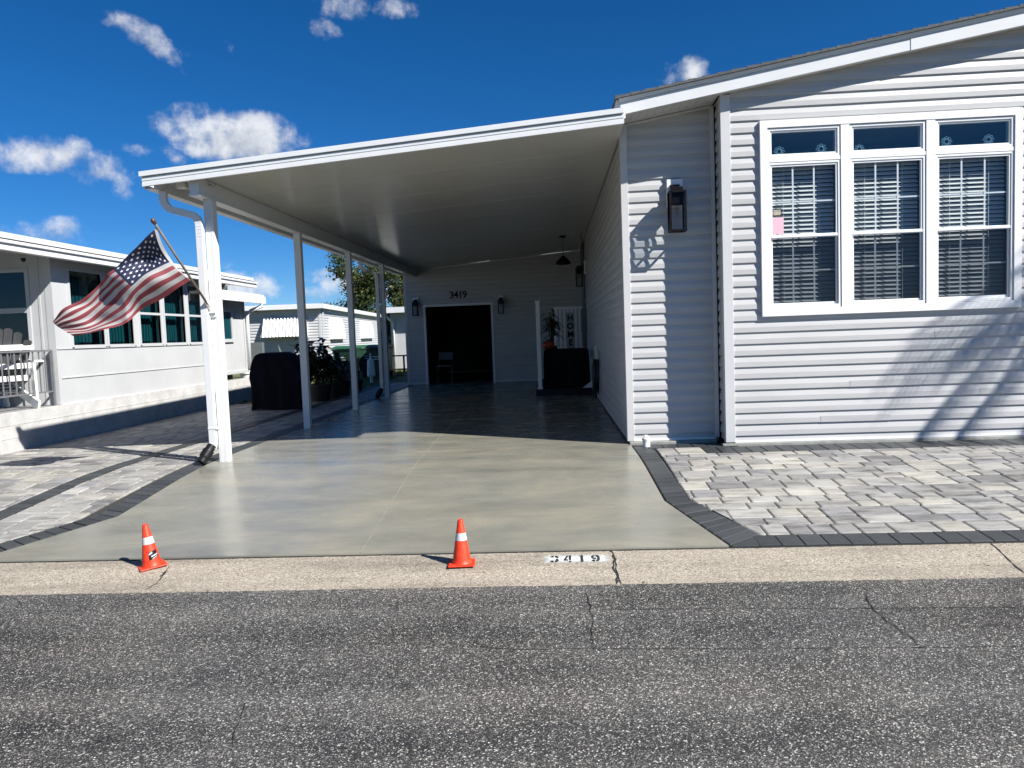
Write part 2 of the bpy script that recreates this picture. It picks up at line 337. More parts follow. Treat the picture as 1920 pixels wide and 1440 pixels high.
def clip(poly, inside, inter):
    out = []
    for i in range(len(poly)):
        a, b = poly[i-1], poly[i]; ia, ib = inside(a), inside(b)
        if ib:
            if not ia: out.append(inter(a, b))
            out.append(b)
        elif ia: out.append(inter(a, b))
    return out
def half(poly, n, d):                # keep n.p <= d
    f = lambda p: n[0]*p[0]+n[1]*p[1]-d
    def it(a, b):
        t = f(a)/(f(a)-f(b)); return (a[0]+(b[0]-a[0])*t, a[1]+(b[1]-a[1])*t)
    return clip(poly, lambda p: f(p) <= 1e-9, it)
def inset(poly, g):                  # shrink a convex ccw polygon
    out = list(poly); n = len(poly)
    for i in range(n):
        a, b = poly[i], poly[(i+1) % n]; dx, dy = b[0]-a[0], b[1]-a[1]; l = sqrt(dx*dx+dy*dy)
        if l < 1e-5: continue
        nx, ny = dy/l, -dx/l
        out = half(out, (nx, ny), nx*a[0]+ny*a[1]-g)
        if len(out) < 3: return []
    return out
def ccw(p):
    a = sum(p[i-1][0]*p[i][1]-p[i][0]*p[i-1][1] for i in range(len(p))); return p if a > 0 else p[::-1]
def block(mb, poly, zf, gap=.003, ch=.006, top=.0, depth=.04):
    p0 = inset(ccw(poly), gap)
    if len(p0) < 3: return
    if len(p0) == 4 and ch > .008:   # tumbled corners
        q = []
        for i in range(4):
            a, b, c = p0[i-1], p0[i], p0[(i+1) % 4]; k = random.uniform(.010, .018)
            for e in (a, c):
                l = sqrt((e[0]-b[0])**2+(e[1]-b[1])**2); t = min(.4, k/max(l, 1e-6)); q.append((b[0]+(e[0]-b[0])*t, b[1]+(e[1]-b[1])*t))
        p0 = q
    p1 = inset(p0, ch)
    if len(p1) != len(p0): p1 = p0; ch = 0
    n = len(p0); dz = random.uniform(-.0015, .0015)+top
    v = [(x, y, zf(y)+dz-depth) for x, y in p0]+[(x, y, zf(y)+dz-ch*.6) for x, y in p0]+[(x, y, zf(y)+dz) for x, y in p1]
    f = [(i, (i+1) % n, n+(i+1) % n, n+i) for i in range(n)]+[(n+i, n+(i+1) % n, 2*n+(i+1) % n, 2*n+i) for i in range(n)]+[list(range(2*n, 3*n))]
    mb.add(v, f)

SID = .1197
def siding(mb, o, u, n, u0, u1, z0, z1, holes=(), top=None, pitch=SID, lip=.0155, z_start=None):
    """dutch lap courses on the plane through o, along u, facing n; holes are (u0,u1,z0,z1); top=(a,b): z <= a+b*u"""
    o = Vector(o); u = Vector(u); n = Vector(n)
    prof = [(0, lip-.002), (.03, lip), (.44, lip-.001), (.84, .0030), (1.0, .002)]
    def dist(fr):
        for (a, da), (b, db) in zip(prof, prof[1:]):
            if a <= fr <= b: return da+(db-da)*(fr-a)/(b-a)
        return prof[-1][1]
    zs = z_start if z_start is not None else z0; k = 0
    flip = u.cross(Vector((0, 0, 1))).dot(n) < 0
    def emit(pts):
        if flip: pts = pts[::-1]
        mb.poly(pts)
    zc = zs
    while zc < z1:
        br = sorted(set([zc+a*pitch for a, _ in prof]+[h for H in holes for h in H[2:] if zc < h < zc+pitch]+[z for z in (z0, z1) if zc < z < zc+pitch]))
        for a, b in zip(br, br[1:]):
            mid = (a+b)/2
            if mid < z0 or mid > z1: continue
            iv = [(u0, u1)]
            for H in holes:
                if H[2] < mid < H[3]:
                    nv = []
                    for p, q in iv:
                        if H[0] > p: nv.append((p, min(q, H[0])))
                        if H[1] < q: nv.append((max(p, H[1]), q))
                    iv = [(p, q) for p, q in nv if q-p > 1e-4]
            da, db = dist(min(1, (a-zc)/pitch+1e-6)), dist(min(1, (b-zc)/pitch-1e-6))
            for p, q in iv:
                P = [(p, a), (q, a), (q, b), (p, b)]
                if top:
                    for tp in top: P = half(P, (-tp[1], 1), tp[0])
                if len(P) < 3: continue
                emit([o+u*x+n*(da+(db-da)*((z-a)/(b-a)))+Vector((0, 0, z)) for x, z in P])
                if abs(a-zc) < 1e-6:
                    for tp in (top or ()):
                        if tp[1] > 0: p = max(p, (a-tp[0])/tp[1])
                        else: q = min(q, (a-tp[0])/tp[1])
                    if q-p < 1e-3: continue
                    emit([o+u*p+n*.0+Vector((0, 0, a)), o+u*q+n*.0+Vector((0, 0, a)), o+u*q+n*(lip-.002)+Vector((0, 0, a)), o+u*p+n*(lip-.002)+Vector((0, 0, a))])
        zc += pitch
# ------------------------------------------------------------------ ground, road, kerb, slab, paving
def zs(Y):
    if Y >= 7.9: return 0.
    if Y >= 6.9:
        t = (7.9-Y); return -.035*t*t
    return max(-.2, -.035-(6.9-Y)*.0809)
def zg(Y):
    if Y < 4.0: return -.36
    if Y < 4.9: return -.36+(Y-4.0)*.09
    return zs(Y)-.065 if Y < 14 else -.05
g = MB(); ys = [-400, -60, -20, -5, 0, 3.9, 4.0, 4.9, 5.5, 6, 6.5, 6.9, 7.2, 7.5, 7.9, 9, 14, 15, 60, 200, 1500]; xs = [-1500, -200, -60, -20, 0, 20, 60, 200, 1500]
g.add([(x, y, zg(y)) for y in ys for x in xs], [(j*len(xs)+i, j*len(xs)+i+1, (j+1)*len(xs)+i+1, (j+1)*len(xs)+i) for j in range(len(ys)-1) for i in range(len(xs)-1)])
tag(g.build('ground', MAT['ground']), kind='structure')
lw = MB(); lw.poly([(-30, 15.22, -.02), (-4.86, 15.22, -.02), (-4.86, 21.2, -.02), (-3.9, 21.2, -.02), (-3.9, 60, -.02), (-30, 60, -.02)])
tag(lw.build('lawn', MAT['lawn']), kind='structure')
RZ = -.235
def crack(mb, pts, w, z, jig=.02, seg=.035):
    P = []; rnd = random.Random(len(pts)*17+int(pts[0][0]*100))
    for (a, b) in zip(pts, pts[1:]):
        n = max(1, int(sqrt((b[0]-a[0])**2+(b[1]-a[1])**2)/seg))
        for i in range(n): P.append((a[0]+(b[0]-a[0])*i/n+rnd.uniform(-jig, jig), a[1]+(b[1]-a[1])*i/n+rnd.uniform(-jig, jig)))
    P.append(pts[-1])
    L_, R_ = [], []
    for i, p in enumerate(P):
        q, r = P[max(0, i-1)], P[min(len(P)-1, i+1)]; dx, dy = r[0]-q[0], r[1]-q[1]; l = sqrt(dx*dx+dy*dy) or 1
        ww = w*rnd.uniform(.35, 1.2)*(.4 if i in (0, len(P)-1) else 1)/2
        L_.append((p[0]-dy/l*ww, p[1]+dx/l*ww)); R_.append((p[0]+dy/l*ww, p[1]-dx/l*ww))
    zf = z if callable(z) else (lambda x, y: z)
    for i in range(len(P)-1):
        q = [L_[i], R_[i], R_[i+1], L_[i+1]]; mb.poly([(x, y, zf(x, y)) for x, y in q])
def gz(px, py, z):
    d = ray(px, py); t = (z-EYE)/d.z; return (d.x*t, d.y*t)
# road edge is slightly ragged where the asphalt meets the gutter
rd = MB(); N = 240; ex = [-60+120*i/N for i in range(N+1)]
fine = [(-8+16*i/400) for i in range(401)]; ex = sorted(set([x for x in ex if abs(x) > 8]+fine)); rr = random.Random(3)
ed = [(x, 4.285+rr.uniform(-.006, .006)) for x in ex]
for i in range(len(ex)-1): rd.poly([(ex[i], -9, RZ), (ex[i+1], -9, RZ), (ed[i+1][0], ed[i+1][1], RZ), (ed[i][0], ed[i][1], RZ)])
rd.cur = 1
G = lambda *p: [gz(x, y, RZ) for x, y in p]
crack(rd, G((1098, 1106), (1105, 1130), (1113, 1165), (1110, 1190), (1113, 1218)), .005, RZ+.004, .008)
crack(rd, G((1622, 1114), (1640, 1145), (1668, 1168), (1700, 1190), (1728, 1215)), .006, RZ+.004, .008)
crack(rd, G((880, 1212), (975, 1219), (1110, 1217), (1320, 1217), (1440, 1217), (1728, 1215), (1918, 1212)), .005, RZ+.004, .004)
crack(rd, G((1150, 1143), (1440, 1142), (1680, 1141), (1918, 1139)), .006, RZ+.004, .004)
crack(rd, G((460, 1318), (455, 1340), (440, 1370), (436, 1400)), .006, RZ+.004, .004)
tag(rd.build('road', [MAT['asphalt'], MAT['seam']]), kind='structure')
# concrete gutter
KY = [(4.862, -.205), (4.78, -.205), (4.62, -.215), (4.45, -.232), (4.30, -.238), (4.24, -.243), (4.24, -.33)]
def kz(x, y):
    for (a, za), (b, zb) in zip(KY, KY[1:]):
        if b <= y <= a: return za+(zb-za)*(a-y)/(a-b+1e-9)
    return -.205
kb = MB(); prof = [(4.862, -.33)]+KY
kb.add([(x, y, z) for x in (-60, 60) for y, z in prof], [(i, i+1, len(prof)+i+1, len(prof)+i) for i in range(len(prof)-1)])
kb.cur = 1; K = lambda *p: [gz(x, y, -.215) for x, y in p]; zz = lambda x, y: kz(x, y)+.003
crack(kb, K((1146, 1034), (1152, 1050), (1150, 1063), (1158, 1073), (1156, 1088)), .014, zz, .006, .03)
crack(kb, K((1154, 1048), (1156, 1066), (1165, 1088)), .008, zz, .004, .03)
crack(kb, K((1856, 1021), (1885, 1043), (1920, 1068)), .010, zz, .003, .05)
crack(kb, K((318, 1064), (306, 1078), (292, 1090), (272, 1100)), .009, zz, .005, .03)
crack(kb, K((314, 1070), (300, 1080)), .014, zz, .004, .02)
for i in range(300):
    x = -6+i*.04; w0, w1 = rr.uniform(.018, .024), rr.uniform(.018, .024); kb.poly([(x, 4.873-w0, -.2025), (x+.04, 4.873-w1, -.2025), (x+.04, 4.874, -.2025), (x, 4.874, -.2025)])
tag(kb.build('gutter', [MAT['aggregate'], MAT['seam']]), kind='structure')
# driveway slab
def lerp(pts, y):
    for (a, xa), (b, xb) in zip(pts, pts[1:]):
        if a <= y <= b: return xa+(xb-xa)*(y-a)/(b-a)
    return pts[0][1] if y < pts[0][0] else pts[-1][1]
SL = [(4.875, -4.14), (5.82, -3.625), (7.7, -3.71), (8.2, -3.72), (22, -3.72)]
SR = [(4.875, 1.12), (5.89, .84), (8.15, .80), (19.6, .82)]
db = MB(); yy = [4.875+.02, 5.05, 5.2, 5.4, 5.6, 5.82, 5.89, 6.2, 6.6, 6.9, 7.1, 7.3, 7.5, 7.7, 7.9, 8.2, 12, 19.6]
row = []
for y in yy: row.append(((lerp(SL, y), y), (-1.40, y), (lerp(SR, y), y)))
for a, b in zip(row, row[1:]):
    db.poly([(a[0][0], a[0][1], zs(a[0][1])), (a[1][0], a[1][1], zs(a[1][1])), (b[1][0], b[1][1], zs(b[1][1])), (b[0][0], b[0][1], zs(b[0][1]))])
    db.poly([(a[1][0], a[1][1], zs(a[1][1])), (a[2][0], a[2][1], zs(a[2][1])), (b[2][0], b[2][1], zs(b[2][1])), (b[1][0], b[1][1], zs(b[1][1]))])
a = row[0]; z = zs(a[0][1]); db.poly([(a[0][0], 4.877, z-.12), (a[2][0], 4.877, z-.12), (a[2][0], a[2][1], z), (a[0][0], a[0][1], z)])
for k in (0, 2):
    for a, b in zip(row, row[1:]): db.poly([(a[k][0], a[k][1], zs(a[k][1])), (b[k][0], b[k][1], zs(b[k][1])), (b[k][0], b[k][1], -.3), (a[k][0], a[k][1], -.3)])
db.cur = 1
def joint(mb, a, b, w):
    n = 24; P = [(a[0]+(b[0]-a[0])*i/n, a[1]+(b[1]-a[1])*i/n) for i in range(n+1)]; dx, dy = b[0]-a[0], b[1]-a[1]; l = sqrt(dx*dx+dy*dy); ox, oy = -dy/l*w/2, dx/l*w/2
    for p, q in zip(P, P[1:]): mb.poly([(p[0]-ox, p[1]-oy, zs(p[1])+.003), (q[0]-ox, q[1]-oy, zs(q[1])+.003), (q[0]+ox, q[1]+oy, zs(q[1])+.003), (p[0]+ox, p[1]+oy, zs(p[1])+.003)])
joint(db, (-1.36, 4.90), (-1.48, 9.9), .0055); joint(db, (-3.6, 7.62), (.78, 7.45), .007); joint(db, (-1.48, 9.9), (-1.5, 19.5), .008)
MAT['joint'] = M('joint_sealant', (.27, .265, .225), .6, .25, 20)
tag(db.build('driveway', [MAT['slab'], MAT['joint']]), kind='structure')

def border(mb, inner, outer, length):
    """soldier course of blocks between two polylines (same number of points)"""
    for (a, b), (c, d) in zip(zip(inner, outer), zip(inner[1:], outer[1:])):
        l = sqrt((c[0]-a[0])**2+(c[1]-a[1])**2); n = max(1, round(l/length))
        for i in range(n):
            t0, t1 = i/n, (i+1)/n; m = lambda p, q, t: (p[0]+(q[0]-p[0])*t, p[1]+(q[1]-p[1])*t)
            block(mb, [m(a, c, t0), m(a, c, t1), m(b, d, t1), m(b, d, t0)], zs, .004, .007)
def ashlar(mb, x0, x1, y0, y1, halves, ch=.010):
    y = y0
    while y < y1-.02:
        h = random.choice((.155, .21, .21, .23)); x = x0-random.uniform(0, .2)
        while x < x1:
            w = random.choice((.16, .22, .22, .29, .31)); P = [(x, y), (x+w, y), (x+w, y+h), (x, y+h)]
            for n, d in halves:
                P = half(P, n, d)
                if len(P) < 3: break
            if len(P) >= 3: block(mb, P, zs, .004, ch)
            x += w
        y += h
# right-hand patio: charcoal border plus ashlar field
pv = MB()
inn = [(.815, 7.80), (.852, 5.89), (1.125, 4.90)]
out = [(1.01, 7.80), (1.045, 5.93), (1.37, 5.09)]
halves = [((0, -1), -5.085), ((0, 1), 7.45), ((-1, 0), -1.035)]
for (a, b) in zip(out, out[1:]):
    dx, dy = b[0]-a[0], b[1]-a[1]; n = (dy, -dx); halves.append((n, n[0]*a[0]+n[1]*a[1]))
pv.cur = 0; ashlar(pv, 1.0, 9.6, 5.08, 7.64, halves)
# notch beside the recess gets one more field row
for a_, b_ in ((1.035, 1.22), (1.22, 1.50)):
    for c_, d_ in ((7.45, 7.63), (7.63, 7.80)): block(pv, [(a_, c_), (b_, c_), (b_, d_), (a_, d_)], zs, .004, .009)
pv.cur = 1
border(pv, inn, out, .115)
n = 26
for i in range(60):
    x = 1.14+i*.15; P = [(x+.02, 4.885), (x+.17, 4.885), (x+.17, 5.08), (x+.02, 5.08)]
    if i == 0: P = [(1.13, 4.885), (1.31, 4.885), (1.42, 5.08), (1.36, 5.09), (1.15, 5.0)]
    block(pv, P, zs, .0025, .005)
for i in range(54): block(pv, [(1.50+i*.15, 7.45), (1.65+i*.15, 7.45), (1.65+i*.15, 7.795), (1.50+i*.15, 7.795)], zs, .0035, .006)
for i in range(7): block(pv, [(.815+i*.155, 7.81), (.97+i*.155, 7.81), (.97+i*.155, 8.08), (.815+i*.155, 8.08)], zs, .0035, .006)
pv.cur = 2
base_ = [(.80, 8.1), (.80, 6.2), (.86, 5.75), (.98, 5.3), (1.12, 4.88), (9.6, 4.88), (9.6, 8.1)]
ybs = [4.88, 5.2, 5.6, 5.82, 5.89, 6.2, 6.5, 6.9, 7.2, 7.5, 7.9, 8.1]
for a, b in zip(ybs, ybs[1:]): pv.poly([(lerp(SR, a)+.005, a, zs(a)-.016), (9.6, a, zs(a)-.016), (9.6, b, zs(b)-.016), (lerp(SR, b)+.005, b, zs(b)-.016)])
MAT['jsand'] = M('joint_sand', (.035, .033, .03), .95, .3, 60)
tag(pv.build('patio', [MAT['paver'], MAT['paver_dark'], MAT['jsand']]), kind='structure')
# left-hand path
lp = MB()
hl = [((0, -1), -5.09)]
ashlar(lp, -6.88, -4.84, 5.08, 15.2, [((1, 0), -4.82), ((-1, 0), 6.88), ((0, 1), 15.18), ((0, -1), -5.09)])
def xl(y): return lerp(SL, y)-.02
hv = [((0, -1), -5.09), ((0, 1), 21.0), ((-1, 0), 4.62), ((1, 0), -3.93)]
o2 = [(xl(4.9)-.17, 5.03), (xl(5.82)-.19, 5.90)]
for a, b in zip(o2, o2[1:]):
    dx, dy = b[0]-a[0], b[1]-a[1]; nn = (dy, -dx); hv.append((nn, nn[0]*a[0]+nn[1]*a[1]))
ashlar(lp, -4.62, -3.8, 5.08, 21.0, hv)
lp.cur = 1
yb = [4.9, 5.82, 7.7, 8.2, 21.0]
border(lp, [(xl(y), y) for y in yb], [(xl(4.9)-.17, 5.03), (xl(5.82)-.19, 5.90)]+[(xl(y)-.2, y) for y in yb[2:]], .115)
border(lp, [(-4.63, 5.09), (-4.63, 21.0)], [(-4.82, 5.09), (-4.82, 21.0)], .115)
for i in range(15): block(lp, [(-6.9+i*.15, 4.885), (-6.75+i*.15, 4.885), (-6.75+i*.15, 5.08), (-6.9+i*.15, 5.08)], zs, .0025, .005)
lp.cur = 2
ybl = ybs[:-1]+[10, 15.2]
for a, b in zip(ybl, ybl[1:]): lp.poly([(-6.9, a, zs(a)-.016), (lerp(SL, a)-.01, a, zs(a)-.016), (lerp(SL, b)-.01, b, zs(b)-.016), (-6.9, b, zs(b)-.016)])
lp.poly([(-4.85, 15.2, -.016), (-3.73, 15.2, -.016), (-3.73, 21.0, -.016), (-4.85, 21.0, -.016)])
tag(lp.build('side_path', [MAT['paver'], MAT['paver_dark'], MAT['jsand']]), kind='structure')

# ------------------------------------------------------------------ main house
HY, HR, HX = 7.85, 8.17, .80
A0, B0 = 3.42-.166*.755, .166               # underside of the gable fascia: z = A0 + B0*x
RX = 5.05                                   # ridge
def gable(x): return A0+B0*x if x <= RX else A0+B0*RX-B0*(x-RX)
house = thing('house', (4.5, 10, 0), 'grey vinyl-sided home with a white three-part window and white gable trim', 'house')
WIN = (2.20, 4.68, 1.40, 3.28)
fw = MB(); siding(fw, (0, HY, 0), (1, 0, 0), (0, -1, 0), 1.87, 9.2, .045, 4.6, [WIN], [(A0+.02, B0), (A0+.02+2*B0*RX, -B0)], z_start=.045-.0647+.0)
for x_, k_ in ((3.05, 5), (4.35, 4), (3.9, 9), (2.75, 2), (5.6, 7), (4.9, 1), (6.1, 3)):     # panel overlaps
    z_ = .045-.0647+SID*k_; fw.box(x_, x_+.7, HY-.0172, HY-.0140, z_+.002, z_+SID*.54)
fw.build('front_wall', MAT['siding'], house)
rw = MB(); siding(rw, (0, HR, 0), (1, 0, 0), (0, -1, 0), .85, 1.74, .05, 4.0, [], [(A0+.02, B0)], z_start=.05-.0647)
rw.build('recess_wall', MAT['siding'], house)
sw = MB(); siding(sw, (HX, 0, 0), (0, 1, 0), (-1, 0, 0), 8.24, 19.6, .03, 3.42, [], None, z_start=-.02)
sw.build('side_wall', MAT['siding'], house)
rt = MB(); siding(rt, (1.80, 0, 0), (0, 1, 0), (-1, 0, 0), HY+.06, HR-.03, .05, gable(1.8)+.01, [], None, z_start=-.0147)
rt.build('return_wall', MAT['siding'], house)
def trim(name, *b): return box(name, MAT['trim_grey'], house, *b, bevel=.004)
MAT['trim_grey'] = M('corner_post_vinyl', (.56, .555, .55), .42, .04, 3)
c1 = MB(); c1.box(1.772, 1.872, HY-.022, HY+.0, .035, gable(1.82)+.005); c1.box(1.772, 1.795, HY, HY+.07, .035, gable(1.78)+.005); c1.build('corner_post', MAT['trim_grey'], house, bevel=.003)
c2 = MB(); c2.box(HX-.022, HX+.055, HR-.022, HR, .03, 3.5); c2.box(HX-.022, HX, HR, HR+.075, .03, 3.5); c2.build('corner_post', MAT['trim_grey'], house, bevel=.003)
box('inside_corner_trim', MAT['trim_grey'], house, 1.735, 1.775, HR-.03, HR, .05, gable(1.75)+.01, bevel=.003)
st = MB(); st.box(1.872, 9.2, HY-.018, HY, .028, .05); st.box(.85, 1.735, HR-.018, HR, .03, .052); st.build('starter_strip', MAT['trim'], house)
fd = MB(); fd.box(1.74, 9.2, HY-.03, HY+.05, -.15, .024); fd.box(.80, 1.74, HR-.06, HR+.05, -.15, .026); fd.build('foundation', MAT['conc_edge'], house, bevel=.006)
# gable fascia, drip edge, soffit, roof
fa = MB()
def slope_prism(mb, x0, x1, lo, hi, y0, y1):
    mb.prism([(x0, y0, A0+B0*x0+lo), (x1, y0, A0+B0*x1+lo), (x1, y0, A0+B0*x1+hi), (x0, y0, A0+B0*x0+hi)], (0, y1-y0, 0))
slope_prism(fa, .752, 3.60, 0, .125, 7.705, 7.73); slope_prism(fa, 3.60, RX, -.004, .125, 7.70, 7.73)
fa.prism([(RX, 7.702, A0+B0*RX), (9.6, 7.702, A0+B0*RX-B0*4.55), (9.6, 7.702, A0+B0*RX-B0*4.55+.125), (RX, 7.702, A0+B0*RX+.125)], (0, .028, 0))
fa.build('fascia', MAT['alum'], house, bevel=.003)
de = MB(); rr = random.Random(5); n = 26; P = [(.74+(RX-.74)*i/n) for i in range(n+1)]
wob = [rr.uniform(-.004, .006) for _ in P]
for i in range(n):
    x0, x1 = P[i], P[i+1]
    de.poly([(x0, 7.695, A0+B0*x0+.118+wob[i]), (x1, 7.695, A0+B0*x1+.118+wob[i+1]), (x1, 7.685, A0+B0*x1+.158), (x0, 7.685, A0+B0*x0+.158)])
    de.poly([(x0, 7.685, A0+B0*x0+.158), (x1, 7.685, A0+B0*x1+.158), (x1, 7.76, A0+B0*x1+.158), (x0, 7.76, A0+B0*x0+.158)])
de.build('drip_edge', MAT['alum'], house)
so = MB(); slope_prism(so, .76, 1.76, .012, .02, 7.73, HR); slope_prism(so, 1.76, RX, .012, .02, 7.73, HY)
for i in range(12):
    x = .80+i*.083; slope_prism(so, x, x+.008, .004, .0118, 7.735, HR-.03)
slope_prism(so, .80, 1.735, -.012, .0035, HR-.045, HR-.005)
so.build('soffit', MAT['soffit'], house)
rf = MB()
def rp(x, k): return A0+B0*x+k if x <= RX else A0+B0*RX-B0*(x-RX)+k
for x0, x1 in ((.70, RX), (RX, 9.65)):
    rf.prism([(x0, 7.66, rp(x0, .160)), (x1, 7.66, rp(x1, .160)), (x1, 7.66, rp(x1, .178)), (x0, 7.66, rp(x0, .178))], (0, 13, 0))
    nst = 30
    for i in range(nst):             # shingle courses step up the slope
        a = x0+(x1-x0)*i/nst; b = x0+(x1-x0)*(i+1)/nst
        lo, hi = (a, b) if x0 < RX-1 else (b, a)
        rf.prism([(lo, 7.665, rp(lo, .192)), (hi, 7.665, rp(hi, .1815)), (hi, 7.665, rp(hi, .179)), (lo, 7.665, rp(lo, .179))], (0, 13, 0))
rf.build('roof', MAT['shingle'], house)
eb = MB(); eb.box(.715, .75, 7.72, 20.5, A0+B0*.74-.06, A0+B0*.74+.155); eb.build('eave_board', MAT['alum'], house)
# closed body behind the siding, with a room behind the window
bd = MB(); bd.box(4.72, 9.2, HY+.03, HY+.06, 0, 3.4); bd.box(1.87, 2.18, HY+.03, HY+.06, 0, 3.58); bd.box(2.18, 4.72, HY+.03, HY+.06, 0, 1.38); bd.box(2.18, 4.72, HY+.03, HY+.06, 3.30, 3.62)
bd.prism([(1.9, HY+.03, gable(1.9)+.05), (RX, HY+.03, gable(RX)+.05), (9.2, HY+.03, gable(9.2)+.05), (9.2, HY+.03, 3.38), (1.9, HY+.03, 3.38)], (0, .02, 0))
bd.box(.84, 1.78, HR+.03, HR+.06, 0, 3.42); bd.box(.84, .87, HR+.06, 20, 0, 3.4); bd.box(9.15, 9.2, HY, 20.5, 0, 3.4); bd.box(.84, 9.2, 20, 20.05, 0, 3.4)
bd.box(1.9, 9.15, 7.95, 20, 3.33, 3.36); bd.box(.87, 1.9, 8.26, 20, 3.33, 3.36); bd.box(1.9, 6.2, 12.0, 12.04, .5, 3.33); bd.box(1.86, 1.9, 8.3, 12.0, .5, 3.33); bd.box(6.2, 6.24, HY+.06, 12, .5, 3.33); bd.box(1.9, 6.2, HY+.06, 12, .5, .54)
bd.build('room_shell', MAT['room'], house)
# window group
wt = MB(); WY = HY-.045
x0, x1, z0, z1 = 2.16, 4.735, 1.335, 3.315; w = .075
wt.prism([(x0, WY, z0), (x0+w, WY, z0+w), (x0+w, WY, z1-w), (x0, WY, z1)], (0, .05, 0)); wt.prism([(x1, WY, z0), (x1, WY, z1), (x1-w, WY, z1-w), (x1-w, WY, z0+w)], (0, .05, 0))
wt.prism([(x0+.001, WY, z0), (x1-.001, WY, z0), (x1-w, WY, z0+w-.001), (x0+w, WY, z0+w-.001)], (0, .05, 0)); wt.prism([(x0+.001, WY, z1), (x0+w, WY, z1-w+.001), (x1-w, WY, z1-w+.001), (x1-.001, WY, z1)], (0, .05, 0))
for a, b in ((2.962, 3.05), (3.802, 3.89)): wt.box(a, b, WY+.004, HY+.01, z0+w, z1-w)
for a, b in ((2.235, 2.962), (3.05, 3.802), (3.89, 4.66)): wt.box(a, b, WY+.008, HY+.01, 2.895, 2.935)
wt.build('window_casing', MAT['trim'], house, bevel=.003)
UN = [(2.235, 2.962), (3.05, 3.802), (3.89, 4.66)]
def frame(mb, a, b, c, d, y0, y1, f, fb=None):
    fb = fb or f
    mb.box(a, a+f, y0, y1, c, d); mb.box(b-f, b, y0, y1, c, d); mb.box(a+f, b-f, y0, y1, d-f, d); mb.box(a+f, b-f, y0, y1, c, c+fb)
for i, (a, b) in enumerate(UN):
    t = MB(); frame(t, a+.004, b-.004, 2.937, 3.236, WY+.012, HY+.03, .024); frame(t, a+.028, b-.028, 2.961, 3.212, WY+.022, HY+.03, .018)
    tw = t.build('transom_window', MAT['trim'], house, bevel=.002)
    p = MB(); pane(p, a+.046, b-.046, HY-.010, 2.979, 3.194); p.build('glass_pane', MAT['glass_transom'], tw)
    d = MB(); frame(d, a+.004, b-.004, 1.412, 2.893, WY+.012, HY+.05, .022, .03); frame(d, a+.026, b-.026, 2.13, 2.871, WY+.020, HY-.003, .020, .035); frame(d, a+.030, b-.030, 1.442, 2.15, WY+.036, HY+.012, .018, .026)
    d.box(a+.03, b-.03, WY+.014, WY+.024, 2.135, 2.160)
    dw = d.build('sash_window', MAT['trim'], house, bevel=.002)
    p = MB(); pane(p, a+.046, b-.046, HY-.012, 2.165, 2.851); p.build('upper_pane', MAT['glass_clear'], dw)
    p = MB(); pane(p, a+.048, b-.048, HY+.002, 1.468, 2.132); p.build('lower_pane', MAT['glass_clear'], dw)
    p = MB(); pane(p, a+.048, b-.048, HY-.008, 1.468, 2.132); p.build('insect_screen', MAT['glass_screen'], dw)
    gr = MB(); W = b-a-.092
    for k in (1, 2):
        x = a+.046+W*k/3; gr.box(x-.008, x+.008, HY-.009, HY-.006, 2.165, 2.851); gr.box(x-.008, x+.008, HY+.005, HY+.008, 1.468, 2.132)
    gr.box(a+.046, b-.046, HY-.0055, HY-.003, 2.49, 2.505); gr.box(a+.048, b-.048, HY+.0085, HY+.011, 1.79, 1.805)
    gr.build('grille', MAT['screen_bar'], dw)
    bl = MB(); k = 0; z = 1.45
    while z < 2.86:
        # slat tilted: room side high
        bl.prism([(a+.03, HY+.068, z-.016), (a+.03, HY+.098, z+.017), (a+.03, HY+.099, z+.020), (a+.03, HY+.068, z-.013)], (b-a-.06, 0, 0)); z += .0435
    for fx in (.25, .75): bl.box(a+(b-a)*fx-.002, a+(b-a)*fx+.002, HY+.062, HY+.066, 1.44, 2.87)
    bl.box(a+.03, b-.03, HY+.06, HY+.115, 2.87, 2.90)
    bl.build('blind', MAT['blind'], dw)
# small glass flowers standing behind the transom panes
def flower(x, z, r, label):
    t = thing('window_ornament', (x, HY+.02, z), label, 'ornament', 'glass flower ornaments in the transom windows')
    m = MB(); pts = [(x+r*.42*cos(2*pi*i/16), HY+.02, z+r*.42*sin(2*pi*i/16)) for i in range(17)]; m.tube(pts, .0035, 5)
    m.build('ring', MAT['crystal'], t, True)
    for k in range(8):
        q = MB(); a0 = 2*pi*k/8; cx, cz = x+r*.72*cos(a0), z+r*.72*sin(a0)
        q.tube([(cx+.26*r*cos(2*pi*i/10+a0), HY+.02+.004*(i % 2), cz+.17*r*sin(2*pi*i/10+a0)) for i in range(11)], .0028, 5); q.build('petal', MAT['crystal'], t, True)
flower(2.37, 3.015, .055, 'glass flower at the left end of the left transom pane')
flower(2.79, 3.02, .055, 'glass flower at the right end of the left transom pane')
flower(3.17, 3.00, .05, 'faint glass flower at the left end of the middle transom pane')
flower(4.03, 3.03, .055, 'glass flower at the left end of the right transom pane')
flower(4.44, 3.03, .055, 'glass flower at the right end of the right transom pane')
nt_ = MB(); nt_.box(2.284, 2.394, HY-.022, HY-.020, 2.175, 2.345); tag(nt_.build('paper_notice', MAT['pink'], origin=(2.34, HY-.02, 2.17)), 'pink paper notice stuck to the lower left of the left upper pane', 'notice')
sg = thing('window_sticker', (2.33, HY-.02, 2.355), 'small black sticker with tan print above the pink notice', 'sticker')
box('backing', MAT['plastic_black'], sg, 2.284, 2.374, HY-.0215, HY-.0195, 2.355, 2.432); box('print_panel', MAT['tan'], sg, 2.291, 2.365, HY-.0235, HY-.022, 2.366, 2.408); box('top_line', MAT['white_plastic'], sg, 2.291, 2.367, HY-.0235, HY-.022, 2.414, 2.419)

